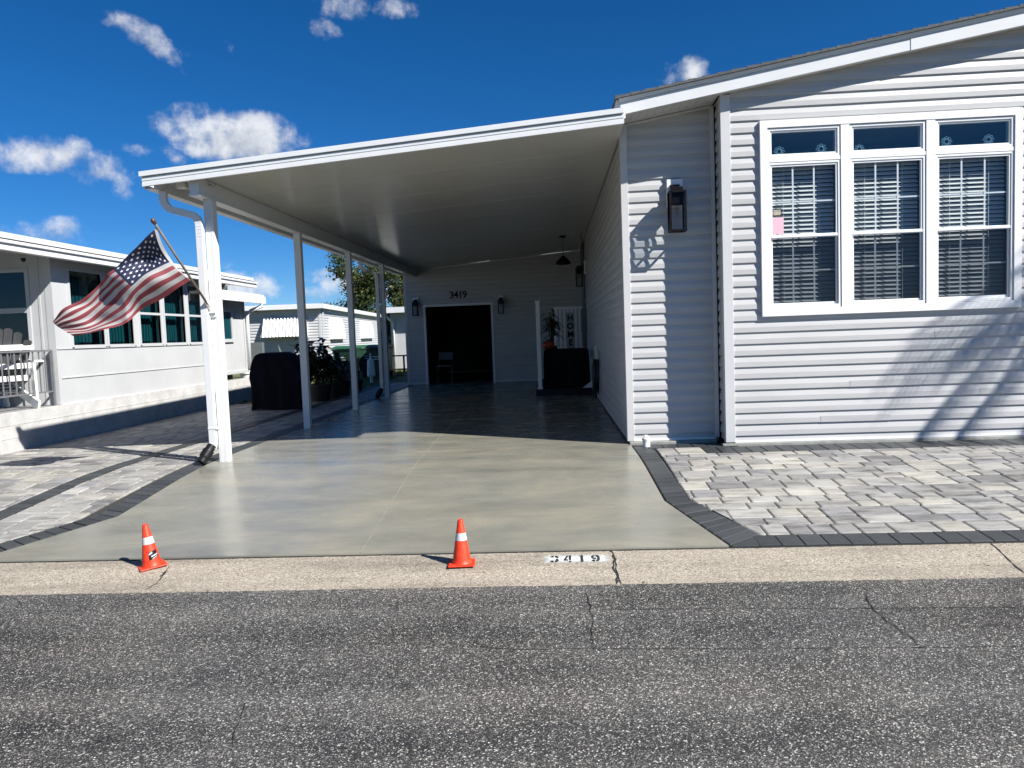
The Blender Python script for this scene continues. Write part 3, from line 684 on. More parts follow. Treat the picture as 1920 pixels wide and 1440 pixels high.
# wall lanterns: local frame: wall plane y=0, facing -y, z=0 is the cage bottom
def lantern(loc, rz, label, block_=True, s=1.0):
    t = thing('wall_lantern', (0, 0, 0), label, 'wall lantern', 'black box lanterns on the siding')
    if block_: box('mounting_block', MAT['trim'], t, -.085, .085, -.045, 0, .27, .56, bevel=.006)
    a = MB(); a.box(-.05, .05, -.065, -.045, .33, .50); a.bar((0, -.05, .44), (0, -.17, .44), .03); a.build('bracket', MAT['black'], t)
    c = MB(); w, y0, y1, z0, z1, b = .078, -.225, -.085, 0, .40, .019
    for x in (-w, w):
        for y in (y0, y1): c.bar((x, y, z0), (x, y, z1), b)
    for z in (z0, z1):
        for y in (y0, y1): c.bar((-w-b/2, y, z), (w+b/2, y, z), b)
        for x in (-w, w): c.bar((x, y0+b/2, z), (x, y1-b/2, z), b)
    c.build('cage', MAT['black'], t)
    box('cap', MAT['black'], t, -.058, .058, -.205, -.10, .275, .455, bevel=.004)
    gl = MB()
    for x in (-w+.002, w-.002): gl.box(x-.0015, x+.0015, y0+.008, y1-.008, .008, .39)
    gl.box(-w+.008, w-.008, y0-.0005, y0+.002, .008, .39)
    gl.build('glass_panel', MAT['glass_lamp'], t)
    bu = MB(); bu.lathe((0, -.155, 0), [(.0, .165), (.012, .175), (.020, .20), (.026, .235), (.020, .262), (.014, .276)], 14, False); bu.build('bulb', MAT['glass_lamp'], t, True)
    t.location = loc; t.rotation_euler = (0, 0, rz); t.scale = (s, s, s); return t
lan = lantern((1.345, HR-.016, 2.275), 0, 'black box lantern on the sunlit recess wall beside the window, casting a shadow')
l2 = copy_tree(lan, (-3.60, 19.565, 1.84), 0, 'small black lantern left of the dark garage opening'); l2.scale = (.85,)*3
l3 = copy_tree(lan, (-1.345, 19.565, 1.81), 0, 'small black lantern right of the dark garage opening'); l3.scale = (.85,)*3
l4 = copy_tree(lan, (HX-.016, 16.9, 2.28), -pi/2, 'black lantern on the long side wall under the carport roof')
# white drain stub at the corner
pc = thing('drain_stub', (.955, 7.93, 0), 'short white pipe stub standing on charcoal pavers at the house corner', 'pipe stub')
m = MB(); m.lathe((.955, 7.93, 0), [(.040, 0), (.040, .07), (.046, .07), (.046, .095)], 18); m.build('pipe', MAT['white_plastic'], pc, False, .002)
m = MB(); m.box(.935, .975, 7.91, 7.95, .095, .125); m.build('cap_nut', MAT['white_plastic'], pc, False, .003)

# ------------------------------------------------------------------ carport
port = thing('carport', (-1.6, 13, 0), 'white aluminium carport roof on slender posts against the grey house', 'carport')
Y0, Y1, XL, XR = 7.40, 19.75, -4.12, .775
def cz(x, y): return 3.31+.0765*(x-.8)+(y-Y0)*.0062          # underside
pm = MB()
def sheet(mb, xa, xb, ya, yb, lo, hi):
    v = [(x, y, cz(x, y)+k) for k in (lo, hi) for x, y in ((xa, ya), (xb, ya), (xb, yb), (xa, yb))]
    mb.add(v, [(3, 2, 1, 0), (4, 5, 6, 7), (0, 1, 5, 4), (1, 2, 6, 5), (2, 3, 7, 6), (3, 0, 4, 7)])
sheet(pm, XL+.13, XR, Y0+.03, Y1, 0, .076)
y = Y0+1.2
while y < Y1: sheet(pm, XL+.14, XR-.01, y, y+.010, -.002, .0); y += 1.2
pm.build('roof_panel', MAT['ceiling'], port)
fp = MB()
def fas(ya, yb, lo, hi, xa=XL, xb=XR-.02):
    fp.prism([(xa, ya, cz(xa, Y0)+lo), (xb, ya, cz(xb, Y0)+lo), (xb, ya, cz(xb, Y0)+hi), (xa, ya, cz(xa, Y0)+hi)], (0, yb-ya, 0))
fas(Y0, Y0+.028, -.055, -.022, XL+.02); fas(Y0+.004, Y0+.028, -.0215, .0, XL+.02); fas(Y0, Y0+.028, .0005, .032, XL+.02)
fas(Y0+.012, Y0+.028, .0325, .044, XL+.02); fas(Y0-.016, Y0+.06, .0445, .094)
fp.build('fascia', MAT['alum'], port, bevel=.002)
bm_ = MB()
for (xa, xb, lo, hi) in ((-3.655, -3.555, -.165, -.002), (-3.668, -3.542, -.19, -.166)):
    v = [(x, y, cz(-3.6, y)+k) for k in (lo, hi) for x, y in ((xa, Y0+.09), (xb, Y0+.09), (xb, 19.58), (xa, 19.58))]
    bm_.add(v, [(3, 2, 1, 0), (4, 5, 6, 7), (0, 1, 5, 4), (1, 2, 6, 5), (2, 3, 7, 6), (3, 0, 4, 7)])
bm_.build('beam', MAT['alum'], port)
gu = MB()
gp = [(XL+.02, .06), (XL+.0, .02), (XL+.015, -.055), (XL+.03, -.075), (XL+.13, -.075), (XL+.14, .06), (XL+.135, .06), (XL+.125, -.07), (XL+.035, -.07), (XL+.008, .02), (XL+.03, .05)]
pr = [(x, Y0+.03, cz(XL, Y0)+z) for x, z in gp]; gu.add(pr+[(x, Y1, cz(XL, Y1)+z) for x, z in gp], [(i, (i+1) % 11, 11+(i+1) % 11, 11+i) for i in range(11)]+[list(range(11))[::-1], list(range(11, 22))])
gu.build('gutter', MAT['alum'], port)
for (px, py) in ((-3.575, 7.76), (-3.605, 10.55), (-3.605, 13.18), (-3.61, 15.78)):
    q = MB(); q.box(px-.048, px+.048, py-.048, py+.048, -.002, cz(-3.6, py)-.19)
    for s in (-.025, .025): q.box(px+s-.006, px+s+.006, py-.0495, py-.0478, 0, cz(-3.6, py)-.2)
    q.build('post', MAT['alum'], port, bevel=.004)
def spout(x0, yg, xp, yp):
    zt = cz(XL, yg)-.07
    q = MB(); pts = [(x0, yg, zt), (x0, yg, zt-.09), (x0+.015, yg+.005, zt-.14), (x0+.05, yg+.015, zt-.18), (x0+.10, yg+.03, zt-.20), (xp-.10, yp-.02, zt-.235), (xp-.05, yp-.01, zt-.255), (xp-.015, yp, zt-.29), (xp, yp, zt-.35), (xp, yp, zt-1.2), (xp, yp, .22), (xp-.012, yp-.02, .15)]
    q.sweep(pts, [(-.036, -.03), (.036, -.03), (.036, .03), (-.036, .03)], True, None, (0, 1, 0))
    for k in range(5):
        z = zt-.33-.035*k; q.box(xp-.038, xp+.038, yp-.032, yp+.032, z-.003, z+.003)
    q.box(xp-.038, xp+.06, yp-.033, yp+.031, .36, .385)
    d = q.build('downspout', MAT['alum'], port, bevel=.004)
    e = MB(); n = 22; P, R_ = [], []
    for i in range(n+1):
        t = i/n; P.append((xp-.008-.075*t, yp-.02-.12*t, .19-.165*t)); R_.append((1.0 if i % 2 else .86)*(1.12 if .3 < t < .7 else .92))
    e.tube(P, .056, 14, R_); e.build('drain_elbow', MAT['plastic_black'], d, True)
spout(-3.99, 7.60, -3.658, 7.67); spout(-3.99, 15.5, -3.70, 15.68)
lt = MB(); lt.box(-3.83, -3.73, Y0+.16, Y0+.24, cz(-3.8, 7.5)-.075, cz(-3.8, 7.5)-.002); lt.build('junction_box', MAT['trim'], port, bevel=.004)
hk = MB(); hk.tube([(-3.50+.022*cos(a), 7.70, 2.93+.022*sin(a)) for a in [i*pi/8 for i in range(17)]], .004, 6); hk.bar((-3.552, 7.70, 2.93), (-3.52, 7.70, 2.93), .012); hk.build('hook', MAT['steel'], port)
# ------------------------------------------------------------------ shed at the back of the carport
shed = thing('garage', (-1.5, 19.6, 0), 'grey sided garage with a dark open doorway at the back of the carport', 'garage')
DX0, DX1, DZ = -3.36, -1.62, 2.06
SX0, SY = -3.90, 19.6
q = MB(); siding(q, (0, SY, 0), (1, 0, 0), (0, -1, 0), SX0+.06, .78, .03, 3.5, [(DX0-.05, DX1+.05, -1, DZ+.05)], [(cz(0, SY)-.004, .0765)], z_start=0.0)
q.build('front_wall', MAT['siding'], shed)
q = MB(); siding(q, (SX0, 0, 0), (0, 1, 0), (-1, 0, 0), SY+.06, 26, .03, 2.95, [], None); q.build('side_wall', MAT['siding'], shed)
q = MB(); q.box(SX0-.02, SX0+.06, SY-.022, SY+.06, .0, 2.96); q.build('corner_post', MAT['trim_grey'], shed)
q = MB(); q.box(DX0-.055, DX0, SY-.03, SY+.1, 0, DZ+.055); q.box(DX1, DX1+.055, SY-.03, SY+.1, 0, DZ+.055); q.box(DX0, DX1, SY-.03, SY+.1, DZ, DZ+.055); q.build('door_frame', MAT['trim'], shed)
q = MB()
for (xa, xb) in ((SX0, DX0-.055), (DX1+.055, .78)): q.box(xa, xb, SY-.02, SY-.0, .012, .04)
v = [(x, yy_, cz(x, SY)-k) for k in (.03, .006) for x, yy_ in ((SX0, SY-.03), (.78, SY-.03), (.78, SY), (SX0, SY))]
q.build('base_trim', MAT['trim'], shed); q = MB(); q.add(v, [(0, 1, 2, 3), (7, 6, 5, 4), (0, 4, 5, 1), (1, 5, 6, 2), (2, 6, 7, 3), (3, 7, 4, 0)]); q.build('ceiling_trim', MAT['trim'], shed)
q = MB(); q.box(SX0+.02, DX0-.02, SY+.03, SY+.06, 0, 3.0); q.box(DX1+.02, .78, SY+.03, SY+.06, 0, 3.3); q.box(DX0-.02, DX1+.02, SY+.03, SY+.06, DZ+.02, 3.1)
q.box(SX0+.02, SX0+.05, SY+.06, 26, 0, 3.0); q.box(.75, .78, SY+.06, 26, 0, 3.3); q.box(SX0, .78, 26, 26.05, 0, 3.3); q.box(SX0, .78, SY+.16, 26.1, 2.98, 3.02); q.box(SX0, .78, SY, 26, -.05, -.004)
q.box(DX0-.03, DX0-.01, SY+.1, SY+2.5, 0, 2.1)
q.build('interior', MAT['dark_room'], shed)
q = MB(); q.box(SX0-.2, .8, Y1+.02, 26.2, 3.09, 3.15); q.build('roof', MAT['roof_white'], shed)
# address digits over the opening
hn = thing('house_number', (-2.47, SY-.02, 2.28), 'four black digits on the siding above the dark garage opening', 'house number')
for k, ch in enumerate('3419'):
    m = MB(); cx = -2.64+k*.115
    text_mesh(m, ch, .25, lambda x, y, z, cx=cx: (cx+x, SY-.024-z, 2.34+y), .006, 1.0, .004); m.build('digit', MAT['black'], hn)

# things in the back corner of the carport
dk = thing('entry_deck', (.2, 15.5, 0), 'low dark entry deck with a slender white post by the side wall', 'deck')
box('platform', MAT['navy'], dk, -.38, .74, 14.82, 18.4, .0, .13, bevel=.006)
q = MB(); q.box(-.335, -.255, 14.92, 15.0, .13, 1.88); q.box(-.35, -.24, 14.905, 15.015, .13, .16); q.box(-.345, -.245, 14.91, 15.01, 1.88, 1.905); q.build('post', MAT['trim'], dk, bevel=.004)
q = MB()
for i in range(7): q.box(.06+i*.09, .12+i*.09, 17.55, 17.58, .9, 1.80)
q.box(.03, .70, 17.545, 17.585, 1.80, 1.85); q.box(.03, .70, 17.545, 17.585, .88, .90)
q.build('slat_screen', MAT['trim'], dk)
cv = MB(); rr = random.Random(2)
def cover_mesh(mb, x0, x1, y0, y1, prof, seed, amp=.015, nx=26):
    """fabric cover: cross profile list of (height, inset x, inset y)"""
    rnd = random.Random(seed); ring = []
    per = [(x0+(x1-x0)*i/nx, y0, 0) for i in range(nx)]+[(x1, y0+(y1-y0)*i/14, 1) for i in range(14)]+[(x1-(x1-x0)*i/nx, y1, 2) for i in range(nx)]+[(x0, y1-(y1-y0)*i/14, 3) for i in range(14)]
    ph = [rnd.uniform(0, 6.28) for _ in range(8)]; cx, cy = (x0+x1)/2, (y0+y1)/2; n = len(per)
    rings = []
    for pr_ in prof:
        z, ix, iy = pr_[:3]; sh = pr_[3] if len(pr_) > 3 else 0; r = []
        for k, (x, y, s_) in enumerate(per):
            fx = (1-ix/((x1-x0)/2)); fy = (1-iy/((y1-y0)/2)); a = 2*pi*k/n
            fold = amp*(sin(9*a+ph[0]+z*2)+.6*sin(17*a+ph[1]-z*3)+.5*sin(5*a+ph[2]))*max(.15, 1-z/prof[-1][0])
            dx, dy = x-cx, y-cy; l = sqrt(dx*dx+dy*dy)
            r.append((cx+sh+dx*fx+dx/l*fold, cy+dy*fy+dy/l*fold, z+(.012*sin(7*a+ph[3]) if z == prof[0][0] else 0)))
        rings.append(r)
    vs = [v for r in rings for v in r]; fs = []
    for j in range(len(rings)-1):
        for i in range(n): fs.append((j*n+i, j*n+(i+1) % n, (j+1)*n+(i+1) % n, (j+1)*n+i))
    fs.append(list(range((len(rings)-1)*n, len(rings)*n))); mb.add(vs, fs)
cover_mesh(cv, -.22, .72, 15.06, 15.75, [(.135, 0, 0), (.35, .01, .01), (.6, .01, .01), (.85, .015, .015), (.90, .03, .03), (.915, .08, .08)], 4)
tag(cv.build('covered_cabinet', MAT['cover'], smooth=True, origin=(.25, 15.4, .13)), 'low cabinet under a black fabric cover on the entry deck', 'cabinet')
hs = thing('home_sign', (.365, 15.6, .92), 'narrow upright white board reading HOME on the covered cabinet', 'sign')
box('board', M('sign_board', (.34, .35, .33), .7, .1, 12), hs, .285, .445, 15.60, 15.62, .917, 1.66, bevel=.003)
for k, ch in enumerate('HOME'):
    m = MB(); zc = 1.545-k*.17
    text_mesh(m, ch, .17, lambda x, y, z, zc=zc: (.365+x, 15.598-z, zc+y), .002, 1.0, .006); m.build('letter', MAT['black'], hs)
def leaf_blade(mb, base, d, ln, w, droop=.3, n=5, up=(0, 0, 1)):
    base = Vector(base); d = Vector(d).normalized(); side = d.cross(Vector(up))
    if side.length < 1e-3: side = Vector((1, 0, 0))
    side.normalize(); P = []
    for i in range(n+1):
        t = i/n; p = base+d*ln*t+Vector((0, 0, -droop*ln*t*t)); ww = w*sin(pi*min(1, .12+t*.88))**.8 if i < n else .0005
        P.append((p-side*ww/2, p+side*ww/2))
    vs = [v for a in P for v in a]; mb.add(vs, [(2*i, 2*i+1, 2*i+3, 2*i+2) for i in range(n)])
def rnd_dir(r, zmin=-.2, zmax=1):
    a = r.uniform(0, 2*pi); z = r.uniform(zmin, zmax); k = sqrt(max(0, 1-z*z)); return Vector((k*cos(a), k*sin(a), z))
def leaf_quads(mb, r, c, rad, n, size, shell=.55, flat=1.0):
    c = Vector(c)
    for _ in range(n):
        d = rnd_dir(r, -1, 1); k = (shell+(1-shell)*r.random()); p = c+Vector((d.x*rad[0], d.y*rad[1], d.z*rad[2]))*k
        nn = (d+rnd_dir(r, -1, 1)*1.1).normalized(); t = nn.cross(rnd_dir(r, -1, 1)).normalized(); b = nn.cross(t); s = size*r.uniform(.6, 1.3)
        mb.add([p-t*s, p-b*s*.45, p+t*s, p+b*s*.45], [(0, 1, 2, 3)])
def pot(t, c, r0, r1, h, mat):
    m = MB(); m.lathe(c, [(r0, 0), (r1*.97, h*.86), (r1*1.06, h*.86), (r1*1.06, h), (r1*.92, h), (r1*.9, h*.93)], 20, True); m.build('pot', mat, t, False)
    m = MB(); m.lathe(c, [(r1*.9, h*.9), (0.001, h*.92)], 14, False); m.build('soil', MAT['soil'], t)
def stemmed_plant(name, loc, label, group, pr, ph, h, nst, leaf, lw_, mat, potmat, seed, spread=.3, nl=16):
    r = random.Random(seed); t = thing(name, loc, label, 'plant', group); c = Vector(loc); pot(t, loc, pr*.75, pr, ph, potmat)
    st_, lf = MB(), MB()
    for k in range(nst):
        a = r.uniform(0, 6.28); top = c+Vector((cos(a)*spread*r.random(), sin(a)*spread*r.random(), ph+h*r.uniform(.45, 1)))
        b = c+Vector((cos(a)*pr*.3, sin(a)*pr*.3, ph*.9)); st_.tube([b, (b+top)/2+Vector((.02, 0, 0)), top], .011, 6, None, (1, 0, 0))
        for j in range(nl):
            f = .35+.65*j/nl; p = b+(top-b)*f; leaf_blade(lf, p, rnd_dir(r, -.1, .8), leaf*r.uniform(.6, 1.1), lw_, r.uniform(.2, .8), 4)
    st_.build('stem', MAT['leaf_mid'], t, True); lf.build('foliage', mat, t)
    return t
bp = stemmed_plant('potted_plant', (-.03, 15.35, .918), 'bushy dark plant on the covered cabinet behind the white post', None, .12, .2, .6, 7, .32, .045, MAT['leaf_dark'], MAT['terracotta'], 11, .2)
pk = thing('pumpkin', (-.11, 15.25, .918), 'dark red ribbed pumpkin on the covered cabinet below the plant', 'pumpkin')
m = MB(); m.lathe((-.11, 15.25, .918), [(.03, 0), (.08, .01), (.12, .06), (.125, .10), (.10, .155), (.05, .17), (.015, .16)], 40, True, lambda a: 1+.06*abs(sin(4*a))); m.build('shell', MAT['pumpkin'], pk, True)
m = MB(); m.tube([(-.11, 15.25, 1.07), (-.107, 15.25, 1.10), (-.09, 15.25, 1.125)], .012, 7, [1.3, 1, .9]); m.build('stalk', MAT['bark'], pk)
cn = thing('pillar_candle', (.05, 15.2, .918), 'pale pillar candle on a dark stand between pumpkin and sign', 'candle')
m = MB(); m.lathe((.05, 15.2, .918), [(.045, 0), (.045, .015), (.018, .03), (.018, .05), (.045, .06), (.045, .07)], 18); m.build('stand', MAT['black'], cn)
m = MB(); m.lathe((.05, 15.2, .918), [(.034, .07), (.034, .27), (.028, .275), (.004, .268)], 18); m.build('wax', MAT['white_plastic'], cn, True)
pd = thing('pendant_lamp', (.27, 16.2, 3.3), 'dark bell pendant lamp hanging below the carport ceiling', 'pendant lamp')
zc = cz(.27, 16.2); m = MB(); m.lathe((.27, 16.2, zc), [(.07, -.03), (.07, -.001)], 16); m.build('canopy', MAT['black'], pd)
m = MB(); m.tube([(.27, 16.2, zc-.03), (.27, 16.2, zc-.42)], .006, 6, None, (1, 0, 0)); m.build('rod', MAT['black'], pd)
m = MB(); m.lathe((.27, 16.2, zc), [(.03, -.42), (.05, -.45), (.11, -.50), (.16, -.56), (.165, -.60), (.158, -.60), (.10, -.50)], 20, False); m.build('shade', MAT['black'], pd, True)
# electrical conduit on the side wall
cdt = thing('electrical_conduit', (HX, 17.3, 1.0), 'grey pipes running up the side wall beside the lantern', 'conduit')
for yy_ in (17.3, 17.75, 18.2):
    m = MB(); m.tube([(HX-.05, yy_, .15), (HX-.05, yy_, 1.6), (HX-.05, yy_+.02, 3.32)], .028, 8, None, (1, 0, 0)); m.build('pipe', MAT['util_grey'], cdt, True)
m = MB(); m.box(HX-.13, HX-.018, 17.2, 17.85, 1.25, 1.75); m.build('breaker_box', MAT['util_grey'], cdt, bevel=.006)
# hose on its wall hanger
ho = thing('garden_hose', (HX-.1, 12.75, .5), 'dark coiled garden hose hanging from a hook on the side wall', 'hose')
m = MB(); m.box(HX-.15, HX-.018, 12.70, 12.80, .72, .75); m.box(HX-.03, HX-.018, 12.65, 12.85, .65, .92); m.box(HX-.16, HX-.148, 12.70, 12.80, .72, .81); m.build('hanger', MAT['steel'], ho)
m = MB(); r = random.Random(9); P = []
for k in range(7):
    L_ = .58+r.uniform(-.06, .10); W_ = .17+r.uniform(-.03, .03); off = -.045-.014*k
    for i in range(20):
        a = 2*pi*i/20; sy = sin(a); P.append((HX+off-.012*sin(a/2), 12.75+W_*sy*(1 if cos(a) > 0 else 1.0), .765-L_/2*(1-cos(a))))
P += [(HX-.09, 12.95, .55), (HX-.10, 12.98, .25), (HX-.10, 12.9, .12)]
m.tube(P, .011, 7, None, (1, 0, 0)); m.build('coil', MAT['hose'], ho, True)
m = MB(); m.tube([(HX-.06, 13.05, .96), (HX-.06, 13.05, .70)], .014, 8, None, (1, 0, 0)); m.lathe((HX-.06, 13.05, .92), [(.02, 0), (.02, .06), (.012, .07)], 10); m.build('spigot', MAT['white_plastic'], ho, True)
fl = MB(); fl.prism([(.55, 14.75, .14), (.74, 14.75, .14), (.74, 14.75, .28)], (0, .02, 0)); tag(fl.build('folded_card', MAT['white_plastic'], origin=(.65, 14.75, .13)), 'pale triangular card leaning at the right end of the entry deck', 'card')
# folding chair just inside the garage
fc = thing('folding_chair', (-2.98, 20.1, 0), 'pale folding chair standing in the dark garage opening', 'chair')
m = MB()
for x in (-3.17, -2.79):
    m.bar((x, 20.35, 0), (x, 19.9, .46), .022); m.bar((x, 19.85, 0), (x, 20.3, .46), .022); m.bar((x, 20.3, .46), (x, 20.4, .85), .022)
m.build('frame', MAT['util_grey'], fc)
box('seat', MAT['util_grey'], fc, -3.17, -2.79, 19.88, 20.3, .455, .48); box('backrest', MAT['util_grey'], fc, -3.17, -2.79, 20.34, 20.36, .62, .83)
# ------------------------------------------------------------------ flag on the first post
fr = thing('flag', (-3.6, 7.68, 1.63), 'faded stars and stripes flag on a slanted pole fixed to the first carport post', 'flag')
pb = Vector((-3.60, 7.70, 1.62)); pt = at(291, 420, 6.95)
m = MB(); m.tube([pb+Vector((0, -.04, .03)), pb.lerp(pt, .5), pt], .0125, 10, None, (1, 0, 0)); m.build('pole', MAT['wood_pole'], fr, True)
m = MB(); dv = (pt-pb).normalized(); m.tube([pt, pt+dv*.02, pt+dv*.035, pt+dv*.05, pt+dv*.065], .022, 10, [.6, 1, 1.1, .9, .2], (1, 0, 0)); m.build('finial', M('red_brown_finial', (.10, .04, .03), .4), fr, True)
m = MB(); m.box(-3.645, -3.555, 7.695, 7.712, 1.55, 1.66); m.tube([pb+Vector((.0, -.005, -.01)), pb+dv*.13], .02, 10, None, (1, 0, 0)); m.tube([pb+Vector((.05, -.02, -.02)), pb+Vector((-.05, -.02, -.02))], .012, 8); m.build('bracket', MAT['white_plastic'], fr)
# control net: rows along the fly u = 0..1, columns across the hoist v = 0, .5, 1 : (px, py, Y)
NET = [(0.00, [(290, 431, 6.97), (303, 470, 7.07), (327, 501, 7.12), (357, 526, 7.24)]),
       (0.20, [(252, 468, 6.98), (276, 489, 7.12), (290, 520, 7.02), (308, 556, 7.16)]),
       (0.40, [(213, 506, 7.02), (230, 523, 6.93), (254, 547, 7.00), (262, 583, 7.14)]),
       (0.55, [(184, 533, 7.05), (205, 550, 7.12), (229, 577, 7.02), (240, 603, 7.02)]),
       (0.70, [(155, 558, 7.00), (175, 577, 7.10), (196, 600, 7.10), (206, 617, 6.98)]),
       (0.85, [(122, 579, 6.94), (143, 597, 7.00), (163, 614, 7.04), (172, 624, 6.96)]),
       (1.00, [(98, 602, 6.95), (108, 612, 6.98), (121, 620, 7.02), (135, 629, 6.97)])]
VV = [0, .33, .66, 1]
def cat(p0, p1, p2, p3, t): return .5*((2*p1)+(p2-p0)*t+(2*p0-5*p1+4*p2-p3)*t*t+(3*p1-p0-3*p2+p3)*t**3)
def spline(ks, ps, t):
    i = 0
    while i < len(ks)-2 and t > ks[i+1]: i += 1
    f = (t-ks[i])/(ks[i+1]-ks[i]); g_ = lambda k: ps[min(max(k, 0), len(ps)-1)]
    return cat(g_(i-1) if i > 0 else 2*ps[0]-ps[1], g_(i), g_(i+1), g_(i+2) if i+2 < len(ps) else 2*ps[-1]-ps[-2], f)
ROWS = [[at(*p) for p in r_] for _, r_ in NET]; UK = [u for u, _ in NET]
def flag_pt(u, v):
    p = spline(UK, [spline(VV, r_, v) for r_ in ROWS], u)
    w = .018*sin(16*u-5*v+.6)*(.3+u)+.012*sin(9*v+7*u)+.006*sin(31*u+11*v)+.005*sin(40*v+9*u)*u+.012*max(0, 1-abs(u-.44-.12*v)/.05)
    return p+Vector((.25*w, -w, .2*w))
m = MB(); NU, NV = 90, 52
idx = lambda i, j: i*(NV+1)+j
vs = [flag_pt(i/NU, j/NV) for i in range(NU+1) for j in range(NV+1)]; m.v = vs
for i in range(NU):
    for j in range(NV):
        s = j//4; can = (i+.5)/NU < .4 and s < 7
        m.f.append([idx(i, j), idx(i+1, j), idx(i+1, j+1), idx(i, j+1)]); m.mi.append(2 if can else (0 if s % 2 == 0 else 1))
def star(mb, u, v, r, side):
    P = []; ce = flag_pt(u, v); nn = (flag_pt(u+.01, v)-ce).cross(flag_pt(u, v+.01)-ce).normalized()*.003*side
    for k in range(10):
        a = pi/2+k*pi/5+pi/2; q = r if k % 2 == 0 else r*.42; P.append(flag_pt(u+q*cos(a)/1.9, v-q*sin(a))+nn)
    mb.add([ce+nn]+P, [(0, 1+k, 1+(k+1) % 10) for k in range(10)])
m.cur = 3
for row_ in range(9):
    for cl in range(6 if row_ % 2 == 0 else 5):
        u = .4*((1+2*cl+(row_ % 2))/12); v = 7/13*(row_+1)/10
        for sd in (1, -1): star(m, u, v, .027, sd)
fo = m.build('cloth', [MAT['flag_red'], MAT['flag_white'], MAT['flag_blue'], MAT['star']], fr, True)
m = MB(); hd = [flag_pt(0, j/20) for j in range(21)]
axis = [pb.lerp(pt, .99-.62*j/20) for j in range(21)]
for a, b, c, d in zip(hd, hd[1:], axis, axis[1:]):
    e0 = a+(c-a).normalized()*.035; e1 = b+(d-b).normalized()*.035; m.poly([a, b, e1, e0]); 
m.build('header_tape', MAT['flag_white'], fr)
# ------------------------------------------------------------------ traffic cones
def cone(loc, tilt, rz, label):
    t = thing('traffic_cone', (0, 0, 0), label, 'traffic cone', 'small orange cones on the gutter')
    m = MB(); m.box(-.085, .085, -.085, .085, 0, .012); m.build('base', MAT['orange'], t, bevel=.008)
    m = MB(); m.lathe((0, 0, 0), [(.066, .012), (.060, .022), (.0575, .035), (.018, .283), (.015, .290), (.011, .290), (.010, .27)], 32, False); m.build('body', MAT['orange'], t, True)
    m = MB(); f_ = lambda z: .0575-(z-.035)*.0395/.248+.0012
    m.lathe((0, 0, 0), [(f_(.158), .158), (f_(.205), .205)], 32, False); m.build('collar', MAT['reflective'], t, True)
    t.location = loc; t.rotation_euler = (tilt[0], tilt[1], rz); return t, f_
c1_, ff = cone((-2.73, 4.73, -.209), (radians(-3), radians(-5)), radians(38), 'leaning orange cone with a black and white sticker, before the left of the driveway')
c2_, _ = cone((-.635, 4.66, -.212), (radians(-2), 0), radians(4), 'upright orange cone without a sticker, nearer the painted number')
def wrap(mb, a0, a1, z0, z1, sk, off, n=8):
    P = []
    for i in range(n+1):
        a = a0+(a1-a0)*i/n; dz = sk*(i/n-.5)
        for z in (z0+dz, z1+dz): P.append(((ff(z)+off)*cos(a), (ff(z)+off)*sin(a), z))
    mb.add(P, [(2*i, 2*i+2, 2*i+3, 2*i+1) for i in range(n)])
al = -pi/2-radians(38)
def stick(name, mat, a0, a1, z0, z1, sk, off):
    mb = MB(); wrap(mb, al+a0, al+a1, z0, z1, sk, off); o = mb.build(name, mat); o.parent = c1_; o.location = (0, 0, 0); return o
sk = stick('sticker', MAT['plastic_black'], .35, 1.45, .060, .112, .012, .0015)
for z0, z1, a0, a1 in ((.092, .104, .38, .80), (.078, .086, .62, 1.40), (.066, .070, .70, 1.30)):
    s_ = MB(); wrap(s_, al+a0, al+a1, z0, z1, .010, .0028); o = s_.build('sticker_print', MAT['reflective']); o.parent = sk
# ------------------------------------------------------------------ painted number on the gutter
pn = thing('painted_number', (.115, 4.70, -.2), 'black stencilled number 3419 on a worn white patch of the gutter', 'painted number')
m = MB(); nx, ny = 16, 6
PX0, PX1, PY0, PY1 = -.16, .36, 4.60, 4.815
for i in range(nx):
    for j in range(ny):
        xa, xb, ya, yb_ = PX0+(PX1-PX0)*i/nx, PX0+(PX1-PX0)*(i+1)/nx, PY0+(PY1-PY0)*j/ny, PY0+(PY1-PY0)*(j+1)/ny
        m.poly([(xa, ya, kz(0, ya)+.0025), (xb, ya, kz(0, ya)+.0025), (xb, yb_, kz(0, yb_)+.0025), (xa, yb_, kz(0, yb_)+.0025)])
m.build('paint_patch', MAT['patch'], pn)
def arc(cx, cy, rx, ry, a0, a1, w, n=9):
    o = [(cx+rx*cos(radians(a0+(a1-a0)*i/n)), cy+ry*sin(radians(a0+(a1-a0)*i/n))) for i in range(n+1)]
    i_ = [(cx+(rx-w)*cos(radians(a0+(a1-a0)*i/n)), cy+(ry-w)*sin(radians(a0+(a1-a0)*i/n))) for i in range(n+1)]
    return [[o[k], o[k+1], i_[k+1], i_[k]] for k in range(n)]
D = {'3': arc(.5, .72, .46, .28, -30, 78, .26)+arc(.5, .72, .46, .28, 102, 165, .26)+arc(.5, .28, .48, .30, -78, 62, .26)+arc(.5, .28, .48, .30, -168, -102, .26),
     '4': [[(.04, .22), (.50, .22), (.50, .40), (.04, .40)], [(.04, .40), (.30, .40), (.50, .78), (.50, 1.0), (.40, 1.0)], [(.60, .30), (.84, .30), (.84, 1.0), (.60, 1.0)], [(.60, 0), (.84, 0), (.84, .17), (.60, .17)]],
     '1': [[(.38, 0), (.66, 0), (.66, 1), (.44, 1), (.38, .9)], [(.2, .80), (.36, .86), (.36, .97), (.2, .84)]],
     '9': arc(.5, .68, .46, .32, 0, 80, .26)+arc(.5, .68, .46, .32, 100, 285, .23)+[[(.70, .34), (.96, .34), (.96, .68), (.70, .68)]]+arc(.5, .34, .46, .34, -78, 0, .26)+arc(.5, .34, .46, .34, -165, -102, .26)}
